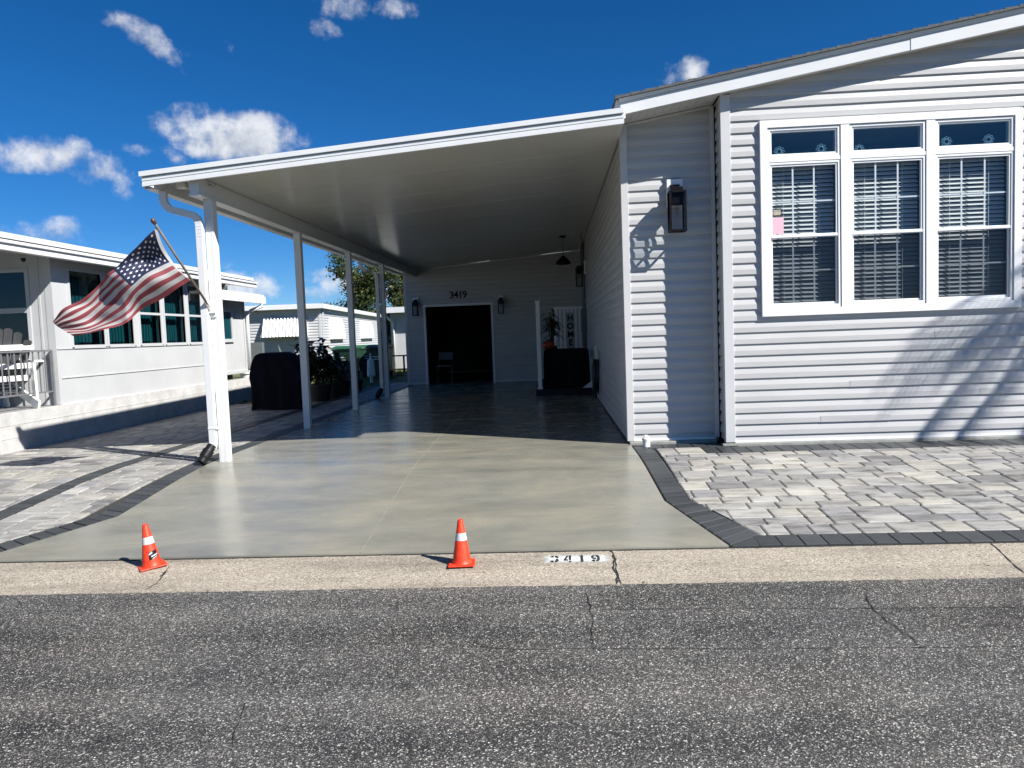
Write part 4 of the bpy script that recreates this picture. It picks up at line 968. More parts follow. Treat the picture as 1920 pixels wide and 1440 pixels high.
for k, ch in enumerate('3419'):
    m = MB(); ox = -.070+k*.088
    for P in D[ch]:
        q = [(ox+x*.060, 4.650+y*.115) for x, y in P]; m.poly([(x, y, kz(x, y)+.0045) for x, y in ccw(q)])
    m.build('digit', MAT['paint_black'], pn)

# ------------------------------------------------------------------ neighbour on the left
nb = thing('neighbour_house', (-9, 13, 0), 'white single-storey home with dark teal windows left of the paver path', 'house')
NX = -6.9
q = MB()
q.box(NX-.03, NX+.03, 8.0-2.6, 16.4, -.25, .50); q.build('skirting', MAT['nb_rough'], nb)
q = MB()
for z_ in (.17, .335): q.box(NX+.028, NX+.034, 5.4, 16.4, z_, z_+.012)
q.build('skirting_ledge', MAT['nb_rough'], nb)
q = MB(); q.box(-14, NX-.03, 5.4, 9.95, .1, .50); q.build('porch_floor', M('porch_floor', (.22, .22, .22), .7, .15, 3), nb)
WN = [(10.33, 11.08, 1.32, 2.40), (11.19, 11.88, 1.32, 2.40), (12.10, 12.75, 1.32, 2.40), (12.90, 13.62, 1.32, 2.40), (13.78, 14.40, 1.32, 2.40)]
q = MB()                     # long wall in painted panels
yb = [9.95]+[v for w_ in WN for v in w_[:2]]+[14.75]
q.box(NX-.08, NX, 9.95, 14.75, .505, 1.31); q.box(NX-.08, NX, 9.95, 14.75, 2.41, 2.75)
for i in range(0, len(yb), 2): q.box(NX-.08, NX, yb[i], yb[i+1], 1.311, 2.409)
q.build('side_wall', MAT['nb_white'], nb)
q = MB(); q.box(NX-.005, NX+.012, 10.02, 14.75, .866, .880); q.box(NX-.005, NX+.012, 9.96, 14.75, 1.275, 1.30); q.box(NX-.005, NX+.004, 9.98, 14.75, .50, .512); q.build('panel_joint', MAT['nb_trim'], nb)
q = MB(); q.box(-14, NX-.08, 9.95, 10.03, .505, 1.32); q.box(-14, NX-.08, 9.95, 10.03, 2.41, 2.75); q.box(-7.22, NX-.08, 9.95, 10.03, 1.321, 2.409); q.box(-14, -8.9, 9.95, 10.03, 1.321, 2.409)
q.box(NX-.10, NX+.006, 9.944, 9.95, .505, 2.75); q.box(-7.10, -7.07, 9.942, 9.95, .505, 2.6)
q.build('porch_wall', MAT['nb_white'], nb)
for (a, b, c, d) in WN:
    f_ = MB(); f_.box(NX-.06, NX+.012, a-.045, a, c-.04, d+.03); f_.box(NX-.06, NX+.012, b, b+.045, c-.04, d+.03); f_.box(NX-.06, NX+.012, a, b, d, d+.03); f_.box(NX-.06, NX+.018, a, b, c-.04, c+.01)
    f_.box(NX-.06, NX+.010, a, b, 1.815, 1.855)
    wo = f_.build('window', MAT['nb_trim'], nb)
    p = MB(); pane(p, a, b, NX-.02, c+.01, 1.815, 'x'); pane(p, a, b, NX-.02, 1.855, d, 'x'); p.build('glass_pane', MAT['glass_teal'], wo)
    p = MB(); yv = a+.02
    while yv < b-.06: p.box(NX-.16, NX-.15, yv, yv+.055, c+.05, d-.1); yv += .085
    p.build('blind', M('vertical_blind', (.30, .36, .37), .7), wo)
f_ = MB(); frame(f_, -8.9, -7.22, 1.32, 2.41, 9.935, 10.0, .05); f_.box(-8.85, -7.27, 9.937, 10.0, 1.80, 1.87); wo = f_.build('window', MAT['nb_trim'], nb)
p = MB(); pane(p, -8.85, -7.27, 9.968, 1.37, 1.80); pane(p, -8.85, -7.27, 9.968, 1.87, 2.36); p.build('glass_pane', MAT['glass_teal'], wo)
q = MB(); q.box(-13.9, NX-.2, 11.3, 11.35, .5, 2.7); q.box(-7.9, NX-.2, 11.35, 16, .5, 2.7); q.build('interior', M('dark_teal_room', (.16, .22, .23), .8), nb)
# lower rear addition
q = MB(); q.box(NX-.08, NX-.02, 14.75, 16.35, .68, 2.30); q.box(-12, NX-.08, 16.30, 16.35, .6, 2.3)
yv = 14.9
while yv < 16.3: q.box(NX-.02, NX-.017, yv, yv+.006, .70, 2.02); yv += .2
for k in range(3): q.box(NX-.02, NX-.012, 14.75, 16.35, 2.05+.08*k, 2.055+.08*k)
q.box(NX-.03, NX+.01, 14.75, 16.4, .62, .68); q.box(NX-.03, NX, 16.30, 16.38, .68, 2.2); q.build('rear_wall', MAT['nb_white'], nb)
f_ = MB(); f_.box(NX-.02, NX+.012, 15.17, 15.22, 1.33, 2.0); f_.box(NX-.02, NX+.012, 15.64, 15.69, 1.33, 2.0); f_.box(NX-.02, NX+.012, 15.22, 15.64, 1.95, 2.0); f_.box(NX-.02, NX+.02, 15.15, 15.71, 1.31, 1.38); wo = f_.build('window', MAT['nb_trim'], nb)
p = MB(); pane(p, 15.22, 15.64, NX-.009, 1.38, 1.95, 'x'); p.build('glass_pane', MAT['glass_teal'], wo)
q = MB(); q.prism([(-12, 14.6, 2.55), (NX+.32, 14.6, 2.30), (NX+.32, 14.6, 2.36), (-12, 14.6, 2.62)], (0, 2.15, 0)); q.box(NX+.29, NX+.34, 14.55, 16.78, 2.16, 2.32); q.build('rear_roof', MAT['alum'], nb)
# main roof with a deep double fascia
q = MB(); q.prism([(-14.5, 4.5, 3.35), (NX+.24, 4.5, 2.66), (NX+.24, 4.5, 2.73), (-14.5, 4.5, 3.42)], (0, 11.9, 0)); q.build('roof', MAT['roof_white'], nb)
q = MB(); q.prism([(-14.5, 4.52, 3.25), (NX+.2, 4.52, 2.54), (NX+.2, 4.52, 2.55), (-14.5, 4.52, 3.26)], (0, 11.8, 0)); q.build('soffit', MAT['nb_white'], nb)
q = MB(); q.box(NX+.2, NX+.30, 4.5, 16.4, 2.50, 2.62); q.box(NX+.22, NX+.33, 4.5, 16.4, 2.585, 2.625); q.build('gutter', MAT['alum'], nb, bevel=.008)
q = MB(); q.box(NX+.19, NX+.235, 4.5, 16.4, 2.625, 2.66); q.build('roof_edge', MAT['seam'], nb)
q = MB(); q.tube([(NX+.26, 14.9, 2.50), (NX+.26, 14.9, 2.44), (NX+.18, 14.95, 2.39), (NX+.05, 15.0, 2.37)], .035, 8); q.build('gutter_outlet', MAT['util_grey'], nb, True)
q = MB(); q.tube([(NX+.31, 16.6, 2.18), (NX+.30, 16.6, 2.10), (NX+.12, 16.42, 2.0), (NX+.05, 16.38, 1.9), (NX+.05, 16.38, .7)], .04, 8, None, (1, 0, 0)); q.build('downspout', MAT['alum'], nb, True)
sc = thing('security_camera', (-7.0, 9.3, 2.5), 'small dark dome camera under the neighbour eave', 'camera')
m = MB(); m.lathe((-6.98, 9.55, 2.5), [(.03, .0), (.03, -.02), (.022, -.04), (.005, -.052)], 14); m.build('dome', MAT['plastic_black'], sc, True)
# porch railing
rl = thing('porch_railing', (NX, 8, .5), 'grey metal railing along the edge of the neighbour porch', 'railing')
RXX = NX-.06
m = MB(); m.bar((RXX, 5.4, 1.265), (RXX, 9.93, 1.265), .035, .025); m.build('top_rail', MAT['grey_rail'], rl)
m = MB(); m.bar((RXX, 5.4, .70), (RXX, 9.93, .70), .025, .02); m.build('bottom_rail', MAT['grey_rail'], rl)
yv = 9.90
while yv > 7.4:
    m = MB(); m.bar((RXX, yv, .70), (RXX, yv, 1.26), .014); m.build('baluster', MAT['grey_rail'], rl); yv -= .115
for yv in (9.9, 8.2, 6.6, 5.45):
    m = MB(); m.bar((RXX+.012, yv+.012, .50), (RXX+.012, yv+.012, 1.26), .026); m.build('post', MAT['grey_rail'], rl)
# adirondack chair, back to the camera
ac = thing('adirondack_chair', (0, 0, 0), 'grey-slatted lounge chair with a white frame on the neighbour porch', 'chair')
for i in range(6):           # local: faces +y, back leans towards -y
    x = -.25+i*.1; h = 1.05-.10*((i-2.5)/2.5)**2*1.6; m = MB(); k = 1+.12
    m.prism([(x-.046, -.18, .34), (x+.046, -.18, .34), (x*k+.052, -.18-.22, h-.02), (x*k+.02, -.18-.23, h), (x*k-.02, -.18-.23, h), (x*k-.052, -.18-.22, h-.02)], (0, .02, .004)); m.build('back_slat', MAT['slat_grey'], ac)
for z, y, w_ in ((.80, -.345, .36), (.56, -.285, .34), (.40, -.235, .32)):
    m = MB(); m.box(-w_, w_, y-.035, y-.012, z-.035, z+.035); m.build('back_rail', MAT['white_plastic'], ac)
for s in (-1, 1):
    m = MB(); m.prism([(s*.40-.06, -.40, .60), (s*.40+.06, -.40, .60), (s*.42+.07, .40, .62), (s*.42-.07, .40, .62)], (0, 0, .025)); m.build('armrest', MAT['white_plastic'], ac)
    m = MB(); m.bar((s*.33, .42, .0), (s*.33, .42, .60), .03, .10); m.build('front_leg', MAT['white_plastic'], ac)
    m = MB(); m.bar((s*.31, .40, .36), (s*.31, -.50, .04), .03, .11); m.bar((s*.345, -.36, .02), (s*.345, -.34, .60), .03, .09); m.build('side_rail', MAT['white_plastic'], ac)
for i in range(5):
    m = MB(); m.box(-.32, .32, .36-i*.115, .45-i*.115, .36-i*.038, .38-i*.038); m.build('seat_slat', MAT['slat_grey'], ac)
ac.location = (-7.44, 9.42, .505); ac.rotation_euler = (0, 0, radians(62)); ac.scale = (1.0, 1.0, 1.02)
# ------------------------------------------------------------------ second home behind
h2 = thing('mobile_home', (-12, 36, 0), 'white lap-sided mobile home with closed awnings behind the plants', 'house')
cx_, cy_ = -10.15, 32.0; ux = Vector((-1, -.08, 0)).normalized(); uy = Vector((-.08, 1, 0)).normalized()
WL, LL, EH = 6.5, 17.0, 2.62
MAT['h2'] = M('white_lap', (.46, .465, .47), .5, .05, 1.5)
q = MB(); siding(q, (cx_, cy_, 0), ux, -uy, 0.0, WL, .55, EH+.1, [], None, pitch=.125, lip=.024); q.build('front_wall', MAT['h2'], h2)
q = MB(); siding(q, (cx_, cy_, 0), uy, -ux, 0.0, LL, .55, EH+.1, [], None, pitch=.125, lip=.024); q.build('side_wall', MAT['h2'], h2)
O2 = Vector((cx_, cy_, 0))
def obox(mb, a0, a1, b0, b1, z0, z1):     # a along the front (left), b along the side (back)
    P = [O2+ux*a+uy*b+Vector((0, 0, z0)) for a, b in ((a0, b0), (a1, b0), (a1, b1), (a0, b1))]; mb.prism(P, (0, 0, z1-z0))
q = MB(); obox(q, .04, WL, .04, LL, .0, .56); q.build('skirting', M('skirt_panel', (.30, .30, .30), .7, .3, 5), h2)
q = MB(); obox(q, -.20, WL+.2, -.35, LL+.2, EH+.1, EH+.28); q.build('roof', MAT['roof_white'], h2)
q = MB(); obox(q, -.24, -.18, -.38, LL+.2, EH+.07, EH+.24); obox(q, -.24, WL+.2, -.40, -.34, EH+.07, EH+.24); q.build('fascia', MAT['alum'], h2)
q = MB(); obox(q, -.03, .06, -.03, .06, .5, EH+.05); obox(q, -.10, -.03, .28, .36, .4, EH+.02); q.build('corner_trim', MAT['h2'], h2)
q = MB(); obox(q, -.13, -.04, LL-.5, LL-.4, .4, EH); q.build('downspout', MAT['alum'], h2)
aw = MB(); na = 52; a0, a1 = .55, 2.45
for i in range(na):
    s0, s1 = a0+(a1-a0)*i/na, a0+(a1-a0)*(i+1)/na; b0, b1 = .07*abs(sin(i*pi/4)), .07*abs(sin((i+1)*pi/4))
    p_ = lambda s, b, k: O2+ux*s+uy*(-.05-b-.42*k)+Vector((0, 0, 2.36-.74*k-.12*k*k+b*.4))
    for k0, k1 in ((0, .5), (.5, 1)): aw.poly([p_(s0, b0, k0), p_(s1, b1, k0), p_(s1, b1, k1), p_(s0, b0, k1)])
for s in (a0, a1): aw.poly([O2+ux*s+Vector((0, 0, 2.36)), O2+ux*s+uy*-.53+Vector((0, 0, 1.50)), O2+ux*s+Vector((0, 0, 1.50))])
aw.build('window_awning', MAT['alum'], h2)
for b0, b1, zt in ((1.7, 4.5, 2.36), (9.6, 13.4, 2.36)):
    s_ = MB(); n = 8
    for i in range(n):
        k0, k1 = i/n, (i+1)/n; pp = lambda b, k: O2-ux*(.05+.15*sin(k*pi/2))+uy*b+Vector((0, 0, zt-1.02*k+.10*sin(k*pi)))
        s_.poly([pp(b0, k0), pp(b1, k0), pp(b1, k1), pp(b0, k1)])
    s_.poly([pp(b0, 1), pp(b1, 1), O2+uy*b1+Vector((0, 0, zt-1.02)), O2+uy*b0+Vector((0, 0, zt-1.02))]); 
    for bb in (b0, b1): s_.poly([pp(bb, k/8) for k in range(9)]+[O2+uy*bb+Vector((0, 0, zt-1.02)), O2+uy*bb+Vector((0, 0, zt))])
    s_.build('hood_awning', MAT['alum'], h2)
# small white outbuilding at the right rear
ob = thing('outbuilding', (-5.5, 30, 0), 'white outbuilding with a flat eave and curled downspout beside the garage', 'outbuilding')
q = MB(); q.box(-6.52, -2.5, 29.6, 29.68, .05, 2.3); q.box(-6.52, -6.44, 29.68, 36, .05, 2.3); q.build('wall', MAT['nb_white'], ob)
q = MB(); q.box(-6.65, -2.5, 29.1, 36.2, 2.28, 2.50); q.build('roof', MAT['alum'], ob)
q = MB(); q.tube([(-6.62, 29.25, 2.28), (-6.62, 29.25, 2.18), (-6.5, 29.4, 2.02), (-6.40, 29.54, 1.9), (-6.40, 29.54, .1)], .05, 8, None, (1, 0, 0)); q.build('downspout', MAT['alum'], ob, True)
br = thing('black_railing', (-5.5, 26, 0), 'low black railing in front of the white outbuilding', 'railing')
m = MB(); m.bar((-6.2, 27.2, .62), (-4.4, 27.2, .62), .05); m.build('top_rail', MAT['black'], br)
for x in (-5.55, -4.5):
    m = MB(); m.bar((x, 27.2, -.02), (x, 27.2, .62), .06); m.build('post', MAT['black'], br)
fh = thing('far_house', (-9, 55, 0), 'pale house with a grey roof glimpsed between mobile home and outbuilding', 'house')
q = MB(); q.box(-18, -7.4, 56, 64, 0, 2.1); q.build('wall', MAT['h2'], fh)
q = MB(); q.prism([(-19, 55, 2.05), (-6.8, 55, 2.05), (-6.8, 59.5, 3.1), (-19, 59.5, 3.1)], (0, 0, .12)); q.build('roof', MAT['util_grey'], fh)
lfm = MB(); r = random.Random(77)
for _ in range(46):
    x, y = r.uniform(-3.4, 3.2), r.choice((r.uniform(4.26, 4.36), r.uniform(4.80, 4.86), r.uniform(4.3, 4.85), r.uniform(3.2, 4.25))); z = (kz(0, y) if y > 4.285 else RZ)+.004; a = r.uniform(0, 6.28); s_ = r.uniform(.006, .014)
    dx, dy = cos(a)*s_, sin(a)*s_; lfm.add([(x-dx, y-dy, z), (x-dy*.4, y+dx*.4, z+.003), (x+dx, y+dy, z+.004), (x+dy*.4, y-dx*.4, z)], [(0, 1, 2, 3)])
tag(lfm.build('leaf_litter', M('dry_leaf', (.07, .045, .025), .9, .5, 30)), 'tiny dry leaf scraps scattered over gutter and road edge', 'litter', kind='stuff')
# ------------------------------------------------------------------ garden things
gc = MB(); cover_mesh(gc, -5.70, -4.72, 13.55, 14.2, [(.02, .02, 0), (.10, .03, .01), (.45, .025, .01), (.62, .0, .0), (.72, .02, .02, -.015), (.90, .09, .05, -.055), (1.02, .17, .08, -.085), (1.055, .22, .11, -.09), (1.075, .27, .16, -.09), (1.08, .36, .26, -.08)], 8, .014)
tag(gc.build('covered_grill', MAT['cover'], smooth=True, origin=(-5.2, 13.8, 0)), 'tall grill under a black fitted cover at the end of the paver path', 'grill')
wp = thing('potted_agave', (-9.35, 22.2, 0), 'spiky plant in a white bucket behind the black grill cover', 'plant')
m = MB(); m.lathe((-9.35, 22.2, 0), [(.21, 0), (.25, .36), (.28, .36), (.285, .47), (.26, .47), (.24, .42), (.001, .42)], 22, True); m.build('pot', MAT['white_plastic'], wp)
m = MB(); r = random.Random(4)
for i in range(26): leaf_blade(m, (-9.35, 22.2, .42), rnd_dir(r, .25, 1), r.uniform(.3, .5), .05, .25, 4)
m.build('foliage', MAT['leaf_agave'], wp)
def spiky(name, loc, label, n, ln, seed, mat, lo=.1):
    m = MB(); r = random.Random(seed)
    for i in range(n): leaf_blade(m, loc, rnd_dir(r, lo, .98), ln*r.uniform(.6, 1.1), ln*.07, r.uniform(.1, .5), 5)
    return tag(m.build(name, mat, origin=loc), label, 'plant')
spiky('yucca', (-9.0, 24.6, .1), 'pale spiky yucca rising behind the left top of the grill cover', 46, 1.35, 21, MAT['leaf_agave'])
spiky('bromeliad', (-9.9, 20.9, .0), 'low dark strappy plant under the neighbour rear wall', 60, .62, 22, MAT['leaf_dark'])
tag(None or spiky('bromeliad', (-9.2, 20.0, .0), 'low dark strappy plant nearest the first carport post', 50, .5, 23, MAT['leaf_dark']))
ub = thing('utility_box', (-11.2, 27.5, 0), 'grey utility box on a post at the corner of the white home', 'utility box')
box('cabinet', MAT['util_grey'], ub, -11.45, -10.95, 27.4, 27.6, .45, 1.3, bevel=.01); box('leg', MAT['util_grey'], ub, -11.25, -11.15, 27.45, 27.55, -.02, .45)
GP = 'dark potted plants lined along the paver path'
stemmed_plant('potted_shrub', (-5.0, 15.55, -.02), 'tallest dark leafy potted plant beside the second carport post', GP, .24, .36, 1.0, 16, .36, .095, MAT['leaf_dark'], MAT['terracotta'], 31, .55, 24)
stemmed_plant('potted_shrub', (-4.98, 16.35, -.02), 'low fine-leaved potted plant right of the tall leafy one', GP, .2, .3, .55, 10, .26, .04, MAT['leaf_dark'], MAT['terracotta'], 32, .35, 26)
stemmed_plant('potted_shrub', (-5.0, 17.1, -.02), 'upright potted plant before the green bins, left of the third post', GP, .22, .34, .7, 10, .3, .05, MAT['leaf_dark'], MAT['terracotta'], 33, .4, 22)
stemmed_plant('potted_shrub', (-5.7, 16.3, -.02), 'broad-leaved potted plant in the back of the row', GP, .2, .32, .62, 9, .34, .07, MAT['leaf_dark'], MAT['terracotta'], 34, .5, 20)
stemmed_plant('potted_shrub', (-4.95, 18.2, -.02), 'small potted plant at the right end of the row, near the fourth post', GP, .18, .28, .32, 7, .22, .04, MAT['leaf_dark'], MAT['terracotta'], 35, .25, 12)
pt_ = thing('potting_bench', (-6.0, 19.2, 0), 'brown timber bench standing behind the row of potted plants', 'bench')
MAT['timber'] = M('brown_timber', (.075, .04, .026), .7, .3, 9, stretch=(.3, 3, 3))
box('top', MAT['timber'], pt_, -6.65, -5.35, 19.0, 19.4, .66, .71, bevel=.006)
for x in (-6.58, -5.48):
    for y in (19.05, 19.30): box('leg', MAT['timber'], pt_, x, x+.06, y, y+.06, -.03, .659)
def bin_(loc, rz, label, lid):
    t = thing('wheelie_bin', (0, 0, 0), label, 'wheelie bin', 'wheelie bins beside the white home')
    m = MB(); ra = [(-.26, -.30), (.26, -.30), (.26, .28), (-.26, .28)]; rb = [(-.33, -.38), (.33, -.38), (.33, .36), (-.33, .36)]
    v = [(x, y, .06) for x, y in ra]+[(x, y, .98) for x, y in rb]; m.add(v, [(3, 2, 1, 0), (0, 1, 5, 4), (1, 2, 6, 5), (2, 3, 7, 6), (3, 0, 4, 7), (4, 5, 6, 7)]); m.box(-.35, .35, -.40, .38, .94, .99)
    m.build('body', MAT['green_bin'], t, bevel=.02)
    m = MB(); m.prism([(-.36, -.42, .995), (-.36, .40, .995), (-.36, .34, 1.09), (-.36, -.10, 1.10), (-.36, -.38, 1.04)], (.72, 0, 0)); m.build('lid', lid, t, bevel=.02)
    for s in (-1, 1):
        m = MB(); m.tube([(s*.28, .30, .12), (s*.34, .30, .12)], .12, 14, None, (0, 0, 1)); m.build('wheel', MAT['plastic_black'], t)
    m = MB(); m.tube([(-.28, .42, .93), (.28, .42, .93)], .018, 8, None, (0, 0, 1)); m.build('handle', MAT['plastic_black'], t)
    m = MB(); m.box(-.12, .12, -.362, -.350, .70, .73); m.box(-.09, .13, -.352, -.340, .62, .645); m.build('mark', MAT['white_plastic'], t)
    t.location = loc; t.rotation_euler = (0, 0, rz); return t
bin_((-6.95, 24.6, -.02), radians(-12), 'green wheelie bin with white marks, leftmost of the bins by the white home', MAT['green_lid'])
bin_((-6.55, 25.6, -.02), radians(20), 'green-lidded wheelie bin standing behind the other two', MAT['green_lid'])
bin_((-5.75, 24.3, -.02), radians(-8), 'dark wheelie bin with an ochre lid right of the white ornament', MAT['yellow_lid'])
go = MB(); go.lathe((-5.4, 21.6, 0), [(.10, 0.16), (.12, .2), (.10, .58), (.085, .66), (.03, .70), (.022, .80), (.03, .83), (.005, .86)], 16); go.lathe((-5.4, 21.6, 0), [(.05, -.02), (.04, .17)], 10)
tag(go.build('garden_ornament', MAT['white_plastic'], smooth=False, origin=(-5.4, 21.6, 0)), 'white narrow-necked garden ornament in front of the bins', 'ornament')
# trees
def tree(name, loc, label, trunk_h, crown, n, size, mat, seed, limbs=9):
    r = random.Random(seed); t = thing(name, loc, label, 'tree'); c = Vector(loc)
    m = MB(); top = c+Vector((0, 0, trunk_h)); m.tube([c, c+Vector((.1, 0, trunk_h*.5)), top], .28, 10, [1.2, .9, .7], (1, 0, 0)); cl = []
    for i in range(limbs):
        cc = Vector(crown[0])+Vector((crown[1][0]*r.uniform(-.8, .8), crown[1][1]*r.uniform(-.8, .8), crown[1][2]*r.uniform(-.75, .8)))
        m.tube([top, top.lerp(cc, .5)+Vector((0, 0, -.2)), cc], .1, 6, [1, .6, .25], (1, 0, 0)); cl.append(cc)
    m.build('trunk', MAT['bark'], t, True); lf = MB()
    for i in range(limbs*5):
        cc = cl[i % limbs]+Vector((crown[1][0]*r.uniform(-.38, .38), crown[1][1]*r.uniform(-.38, .38), crown[1][2]*r.uniform(-.38, .38))); k = r.uniform(.14, .30)
        leaf_quads(lf, r, cc, (crown[1][0]*k+.2, crown[1][1]*k+.2, crown[1][2]*k*.8+.15), n//(limbs*5), size, .3)
    lf.build('crown', mat, t); return t
tree('oak_tree', (-10.7, 54.5, 0), 'broad olive-green tree rising behind the white home', 2.6, ((-10.7, 54.5, 4.7), (4.8, 3.4, 3.7)), 52000, .125, MAT['leaf_oak'], 5, 24)
tree('tall_shrub', (-6.55, 31.5, 0), 'dense dark shrub between the white home and the outbuilding', .4, ((-6.75, 31.5, 1.05), (.75, .6, 1.25)), 2600, .085, MAT['leaf_dark'], 6, 7)
# palm just out of frame on the right: its fronds shade the wall
pl = thing('palm_tree', (11.0, 5.3, -.1), 'palm tree standing by the patio to the right of the window wall', 'tree')
m = MB(); m.tube([(11.05, 5.3, -.2), (11.0, 5.3, 2), (10.95, 5.3, 4), (10.95, 5.32, 6.3)], .16, 12, [1.3, 1, .9, .85], (1, 0, 0)); m.build('trunk', MAT['bark'], pl, True)
m = MB(); r = random.Random(14)
def frond(c, az, el, ln, droop):
    d = Vector((cos(az)*cos(el), sin(az)*cos(el), sin(el))); P = [c+d*ln*t+Vector((0, 0, -droop*ln*t*t)) for t in [i/14 for i in range(15)]]
    m.tube(P, .014, 5, [1-.06*i for i in range(15)], (0, 0, 1))
    for i in range(2, 15):
        tg = (P[min(i+1, 14)]-P[i-1]).normalized(); sd = tg.cross(Vector((0, 0, 1))).normalized()
        for q_ in (0, .5):
            p = P[i-1].lerp(P[i], q_) if i else P[i]
            for s in (-1, 1): leaf_blade(m, p, (sd*s*.8+tg*.75+Vector((0, 0, -.25))), ln*.26*(1-abs(i/14-.5)*.9), .034, .35, 3)
for i in range(34): frond(Vector((10.95, 5.32, 6.3)), r.uniform(0, 6.28), r.uniform(-.25, .9), r.uniform(1.9, 2.5), r.uniform(.35, .8))
for az, el, dr in ((2.75, .25, .85), (3.05, .0, .75), (3.4, .3, .9), (2.95, .45, .75), (3.25, -.2, .6), (2.6, -.1, .7)): frond(Vector((10.95, 5.32, 6.3)), az, el, 2.5, dr)
m.build('crown', MAT['palm'], pl)
# grass blades on the visible lawn
gm = MB(); r = random.Random(8)
for i in range(5200):
    x, y = (r.uniform(-9.6, -5.0), r.uniform(15.25, 26)) if i < 4200 else (r.uniform(-7.2, -5.0), r.uniform(26, 29.5))
    h = r.uniform(.03, .08); a = r.uniform(0, 6.28); dx, dy = cos(a)*.02, sin(a)*.02
    gm.add([(x-dx, y-dy, -.02), (x+dx, y+dy, -.02), (x+r.uniform(-.03, .03), y+r.uniform(-.03, .03), -.02+h)], [(0, 1, 2)])
tag(gm.build('grass', MAT['grass']), 'short patchy grass between the homes', 'grass', kind='stuff')

# ------------------------------------------------------------------ sun, sky, clouds
travel = Vector((-1.68, 1.0, -1.66)); to_sun = -travel
sl = bpy.data.lights.new('sun', 'SUN'); sl.energy = 4.6; sl.angle = radians(.5); sl.color = (1, .975, .925)
so_ = bpy.data.objects.new('sun', sl); COL.objects.link(so_); so_.rotation_euler = travel.to_track_quat('-Z', 'Y').to_euler(); so_.location = (20, -12, 18)
W = bpy.data.worlds.new('World'); S.world = W; W.use_nodes = True; nt = W.node_tree; L = nt.links.new
bg = nt.nodes['Background']; bg.inputs[1].default_value = .052
sky = nd(nt, 'ShaderNodeTexSky', sky_type='NISHITA'); sky.sun_disc = False
sky.sun_elevation = math.asin(to_sun.normalized().z); sky.sun_rotation = atan2(to_sun.x, to_sun.y); sky.air_density = 1.0; sky.dust_density = 0; sky.ozone_density = 10.0; sky.altitude = 2200
tc = nd(nt, 'ShaderNodeTexCoord'); DIR = tc.outputs['Generated']
def vdot(v):
    n = nd(nt, 'ShaderNodeVectorMath', operation='DOT_PRODUCT'); L(DIR, n.inputs[0]); n.inputs[1].default_value = v; return n.outputs['Value']
def mth(op, a, b=None, c=None):
    n = nd(nt, 'ShaderNodeMath', operation=op)
    for i, x in enumerate((a, b, c)):
        if x is None: continue
        if hasattr(x, 'links'): L(x, n.inputs[i])
        else: n.inputs[i].default_value = x
    return n.outputs[0]
CL = [(300, 88, 88, 26, 24, .55), (650, 8, 130, 28, 5, .52), (595, 52, 42, 22, 10, .55), (435, 90, 30, 14, 40, .35), (440, 254, 112, 46, 3, .92), (372, 262, 50, 24, 0, .5), (60, 284, 96, 32, 0, .85), (180, 312, 74, 34, 28, .7),
      (292, 292, 58, 24, 0, .5), (1278, 132, 58, 32, -5, .66), (116, 438, 72, 26, 0, .62), (10, 440, 50, 18, 0, .45), (235, 458, 50, 16, 0, .4), (475, 538, 55, 34, 0, .95), (450, 497, 48, 14, 0, .35),
      (600, 515, 70, 16, 0, .42), (645, 528, 42, 26, 0, .6), (1080, 185, 90, 18, 12, .22), (560, 560, 160, 24, 0, .4), (820, 540, 160, 30, 0, .5)]
noise = nd(nt, 'ShaderNodeTexNoise', Scale=19.0, Detail=9.0, Roughness=.58); L(DIR, noise.inputs['Vector'])
up_ = nd(nt, 'ShaderNodeVectorMath', operation='ADD'); L(DIR, up_.inputs[0]); up_.inputs[1].default_value = (.010, -.004, .016)
noise2 = nd(nt, 'ShaderNodeTexNoise', Scale=19.0, Detail=9.0, Roughness=.58); L(up_.outputs[0], noise2.inputs['Vector'])
dens = None; num = 0.0; den = .02
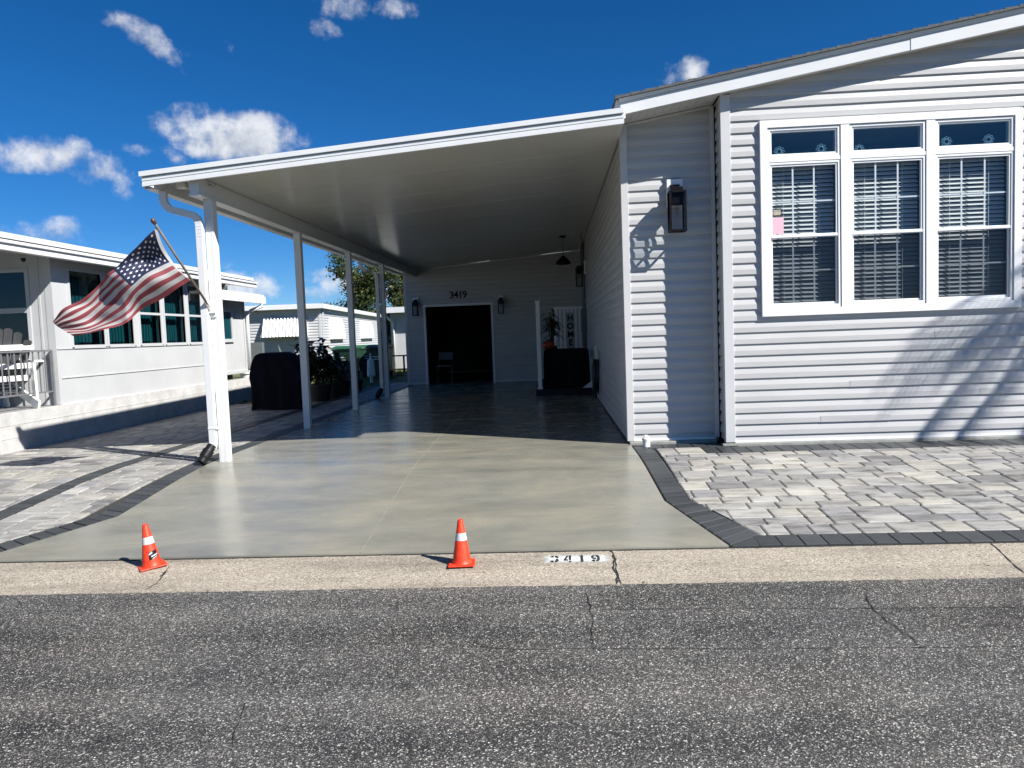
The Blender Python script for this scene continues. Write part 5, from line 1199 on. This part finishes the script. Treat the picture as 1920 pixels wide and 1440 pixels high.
for px, py, rx, ry, tl, amt in CL:
    c = ray(px, py).normalized(); rt_ = c.cross(Vector((0, 0, 1))).normalized(); uu = rt_.cross(c); tl = radians(tl)
    a1_, b1_ = rt_*cos(tl)-uu*sin(tl), uu*cos(tl)+rt_*sin(tl)
    a1_ = a1_*(F_PX/rx); b1_ = b1_*(F_PX/ry)
    xa = vdot(a1_); xb = vdot(b1_); fw_ = mth('GREATER_THAN', vdot(c), .3)
    e = mth('SUBTRACT', 1.0, mth('ADD', mth('MULTIPLY', xa, xa), mth('MULTIPLY', xb, xb)))
    d = mth('MULTIPLY', mth('MULTIPLY', mth('MAXIMUM', mth('ADD', mth('MULTIPLY', e, .5), .45), 0.0), fw_), amt)
    num = mth('ADD', mth('MULTIPLY', d, xb), num); den = mth('ADD', d, den)
    dens = d if dens is None else mth('MAXIMUM', dens, d)
nz = mth('MULTIPLY', mth('SUBTRACT', noise.outputs['Fac'], .5), 2.7)
raw = mth('ADD', mth('ADD', mth('MULTIPLY', dens, 1.25), mth('MULTIPLY', nz, mth('MINIMUM', mth('MULTIPLY', dens, 3.0), 1.0))), -.38)
al_ = nd(nt, 'ShaderNodeMapRange', interpolation_type='SMOOTHSTEP'); al_.inputs[1].default_value = .0; al_.inputs[2].default_value = .80; L(raw, al_.inputs[0])
lit = nd(nt, 'ShaderNodeMapRange'); lit.inputs[1].default_value = -.17; lit.inputs[2].default_value = .10; L(mth('ADD', mth('SUBTRACT', noise.outputs['Fac'], noise2.outputs['Fac']), mth('MULTIPLY', mth('DIVIDE', num, den), .12)), lit.inputs[0])
cr = ramp(nt, [(0, (4.4, 4.9, 5.8)), (1, (8.4, 8.6, 9.0))]); L(lit.outputs[0], cr.inputs[0])
mx = nd(nt, 'ShaderNodeMix', data_type='RGBA'); L(mth('MULTIPLY', al_.outputs[0], .92), mx.inputs[0]); hs = nd(nt, 'ShaderNodeHueSaturation'); hs.inputs['Saturation'].default_value = 1.17; L(sky.outputs[0], hs.inputs['Color']); L(hs.outputs[0], mx.inputs[6]); L(cr.outputs[0], mx.inputs[7])
L(mx.outputs[2], bg.inputs[0])
# ------------------------------------------------------------------ render settings
vs_ = S.view_settings; vs_.view_transform = 'Standard'; vs_.look = 'None'; vs_.exposure = 1.0; vs_.gamma = 1
S.cycles.max_bounces = 8; S.cycles.diffuse_bounces = 2; S.cycles.glossy_bounces = 3; S.cycles.transparent_max_bounces = 12
S.cycles.caustics_reflective = False; S.cycles.caustics_refractive = False
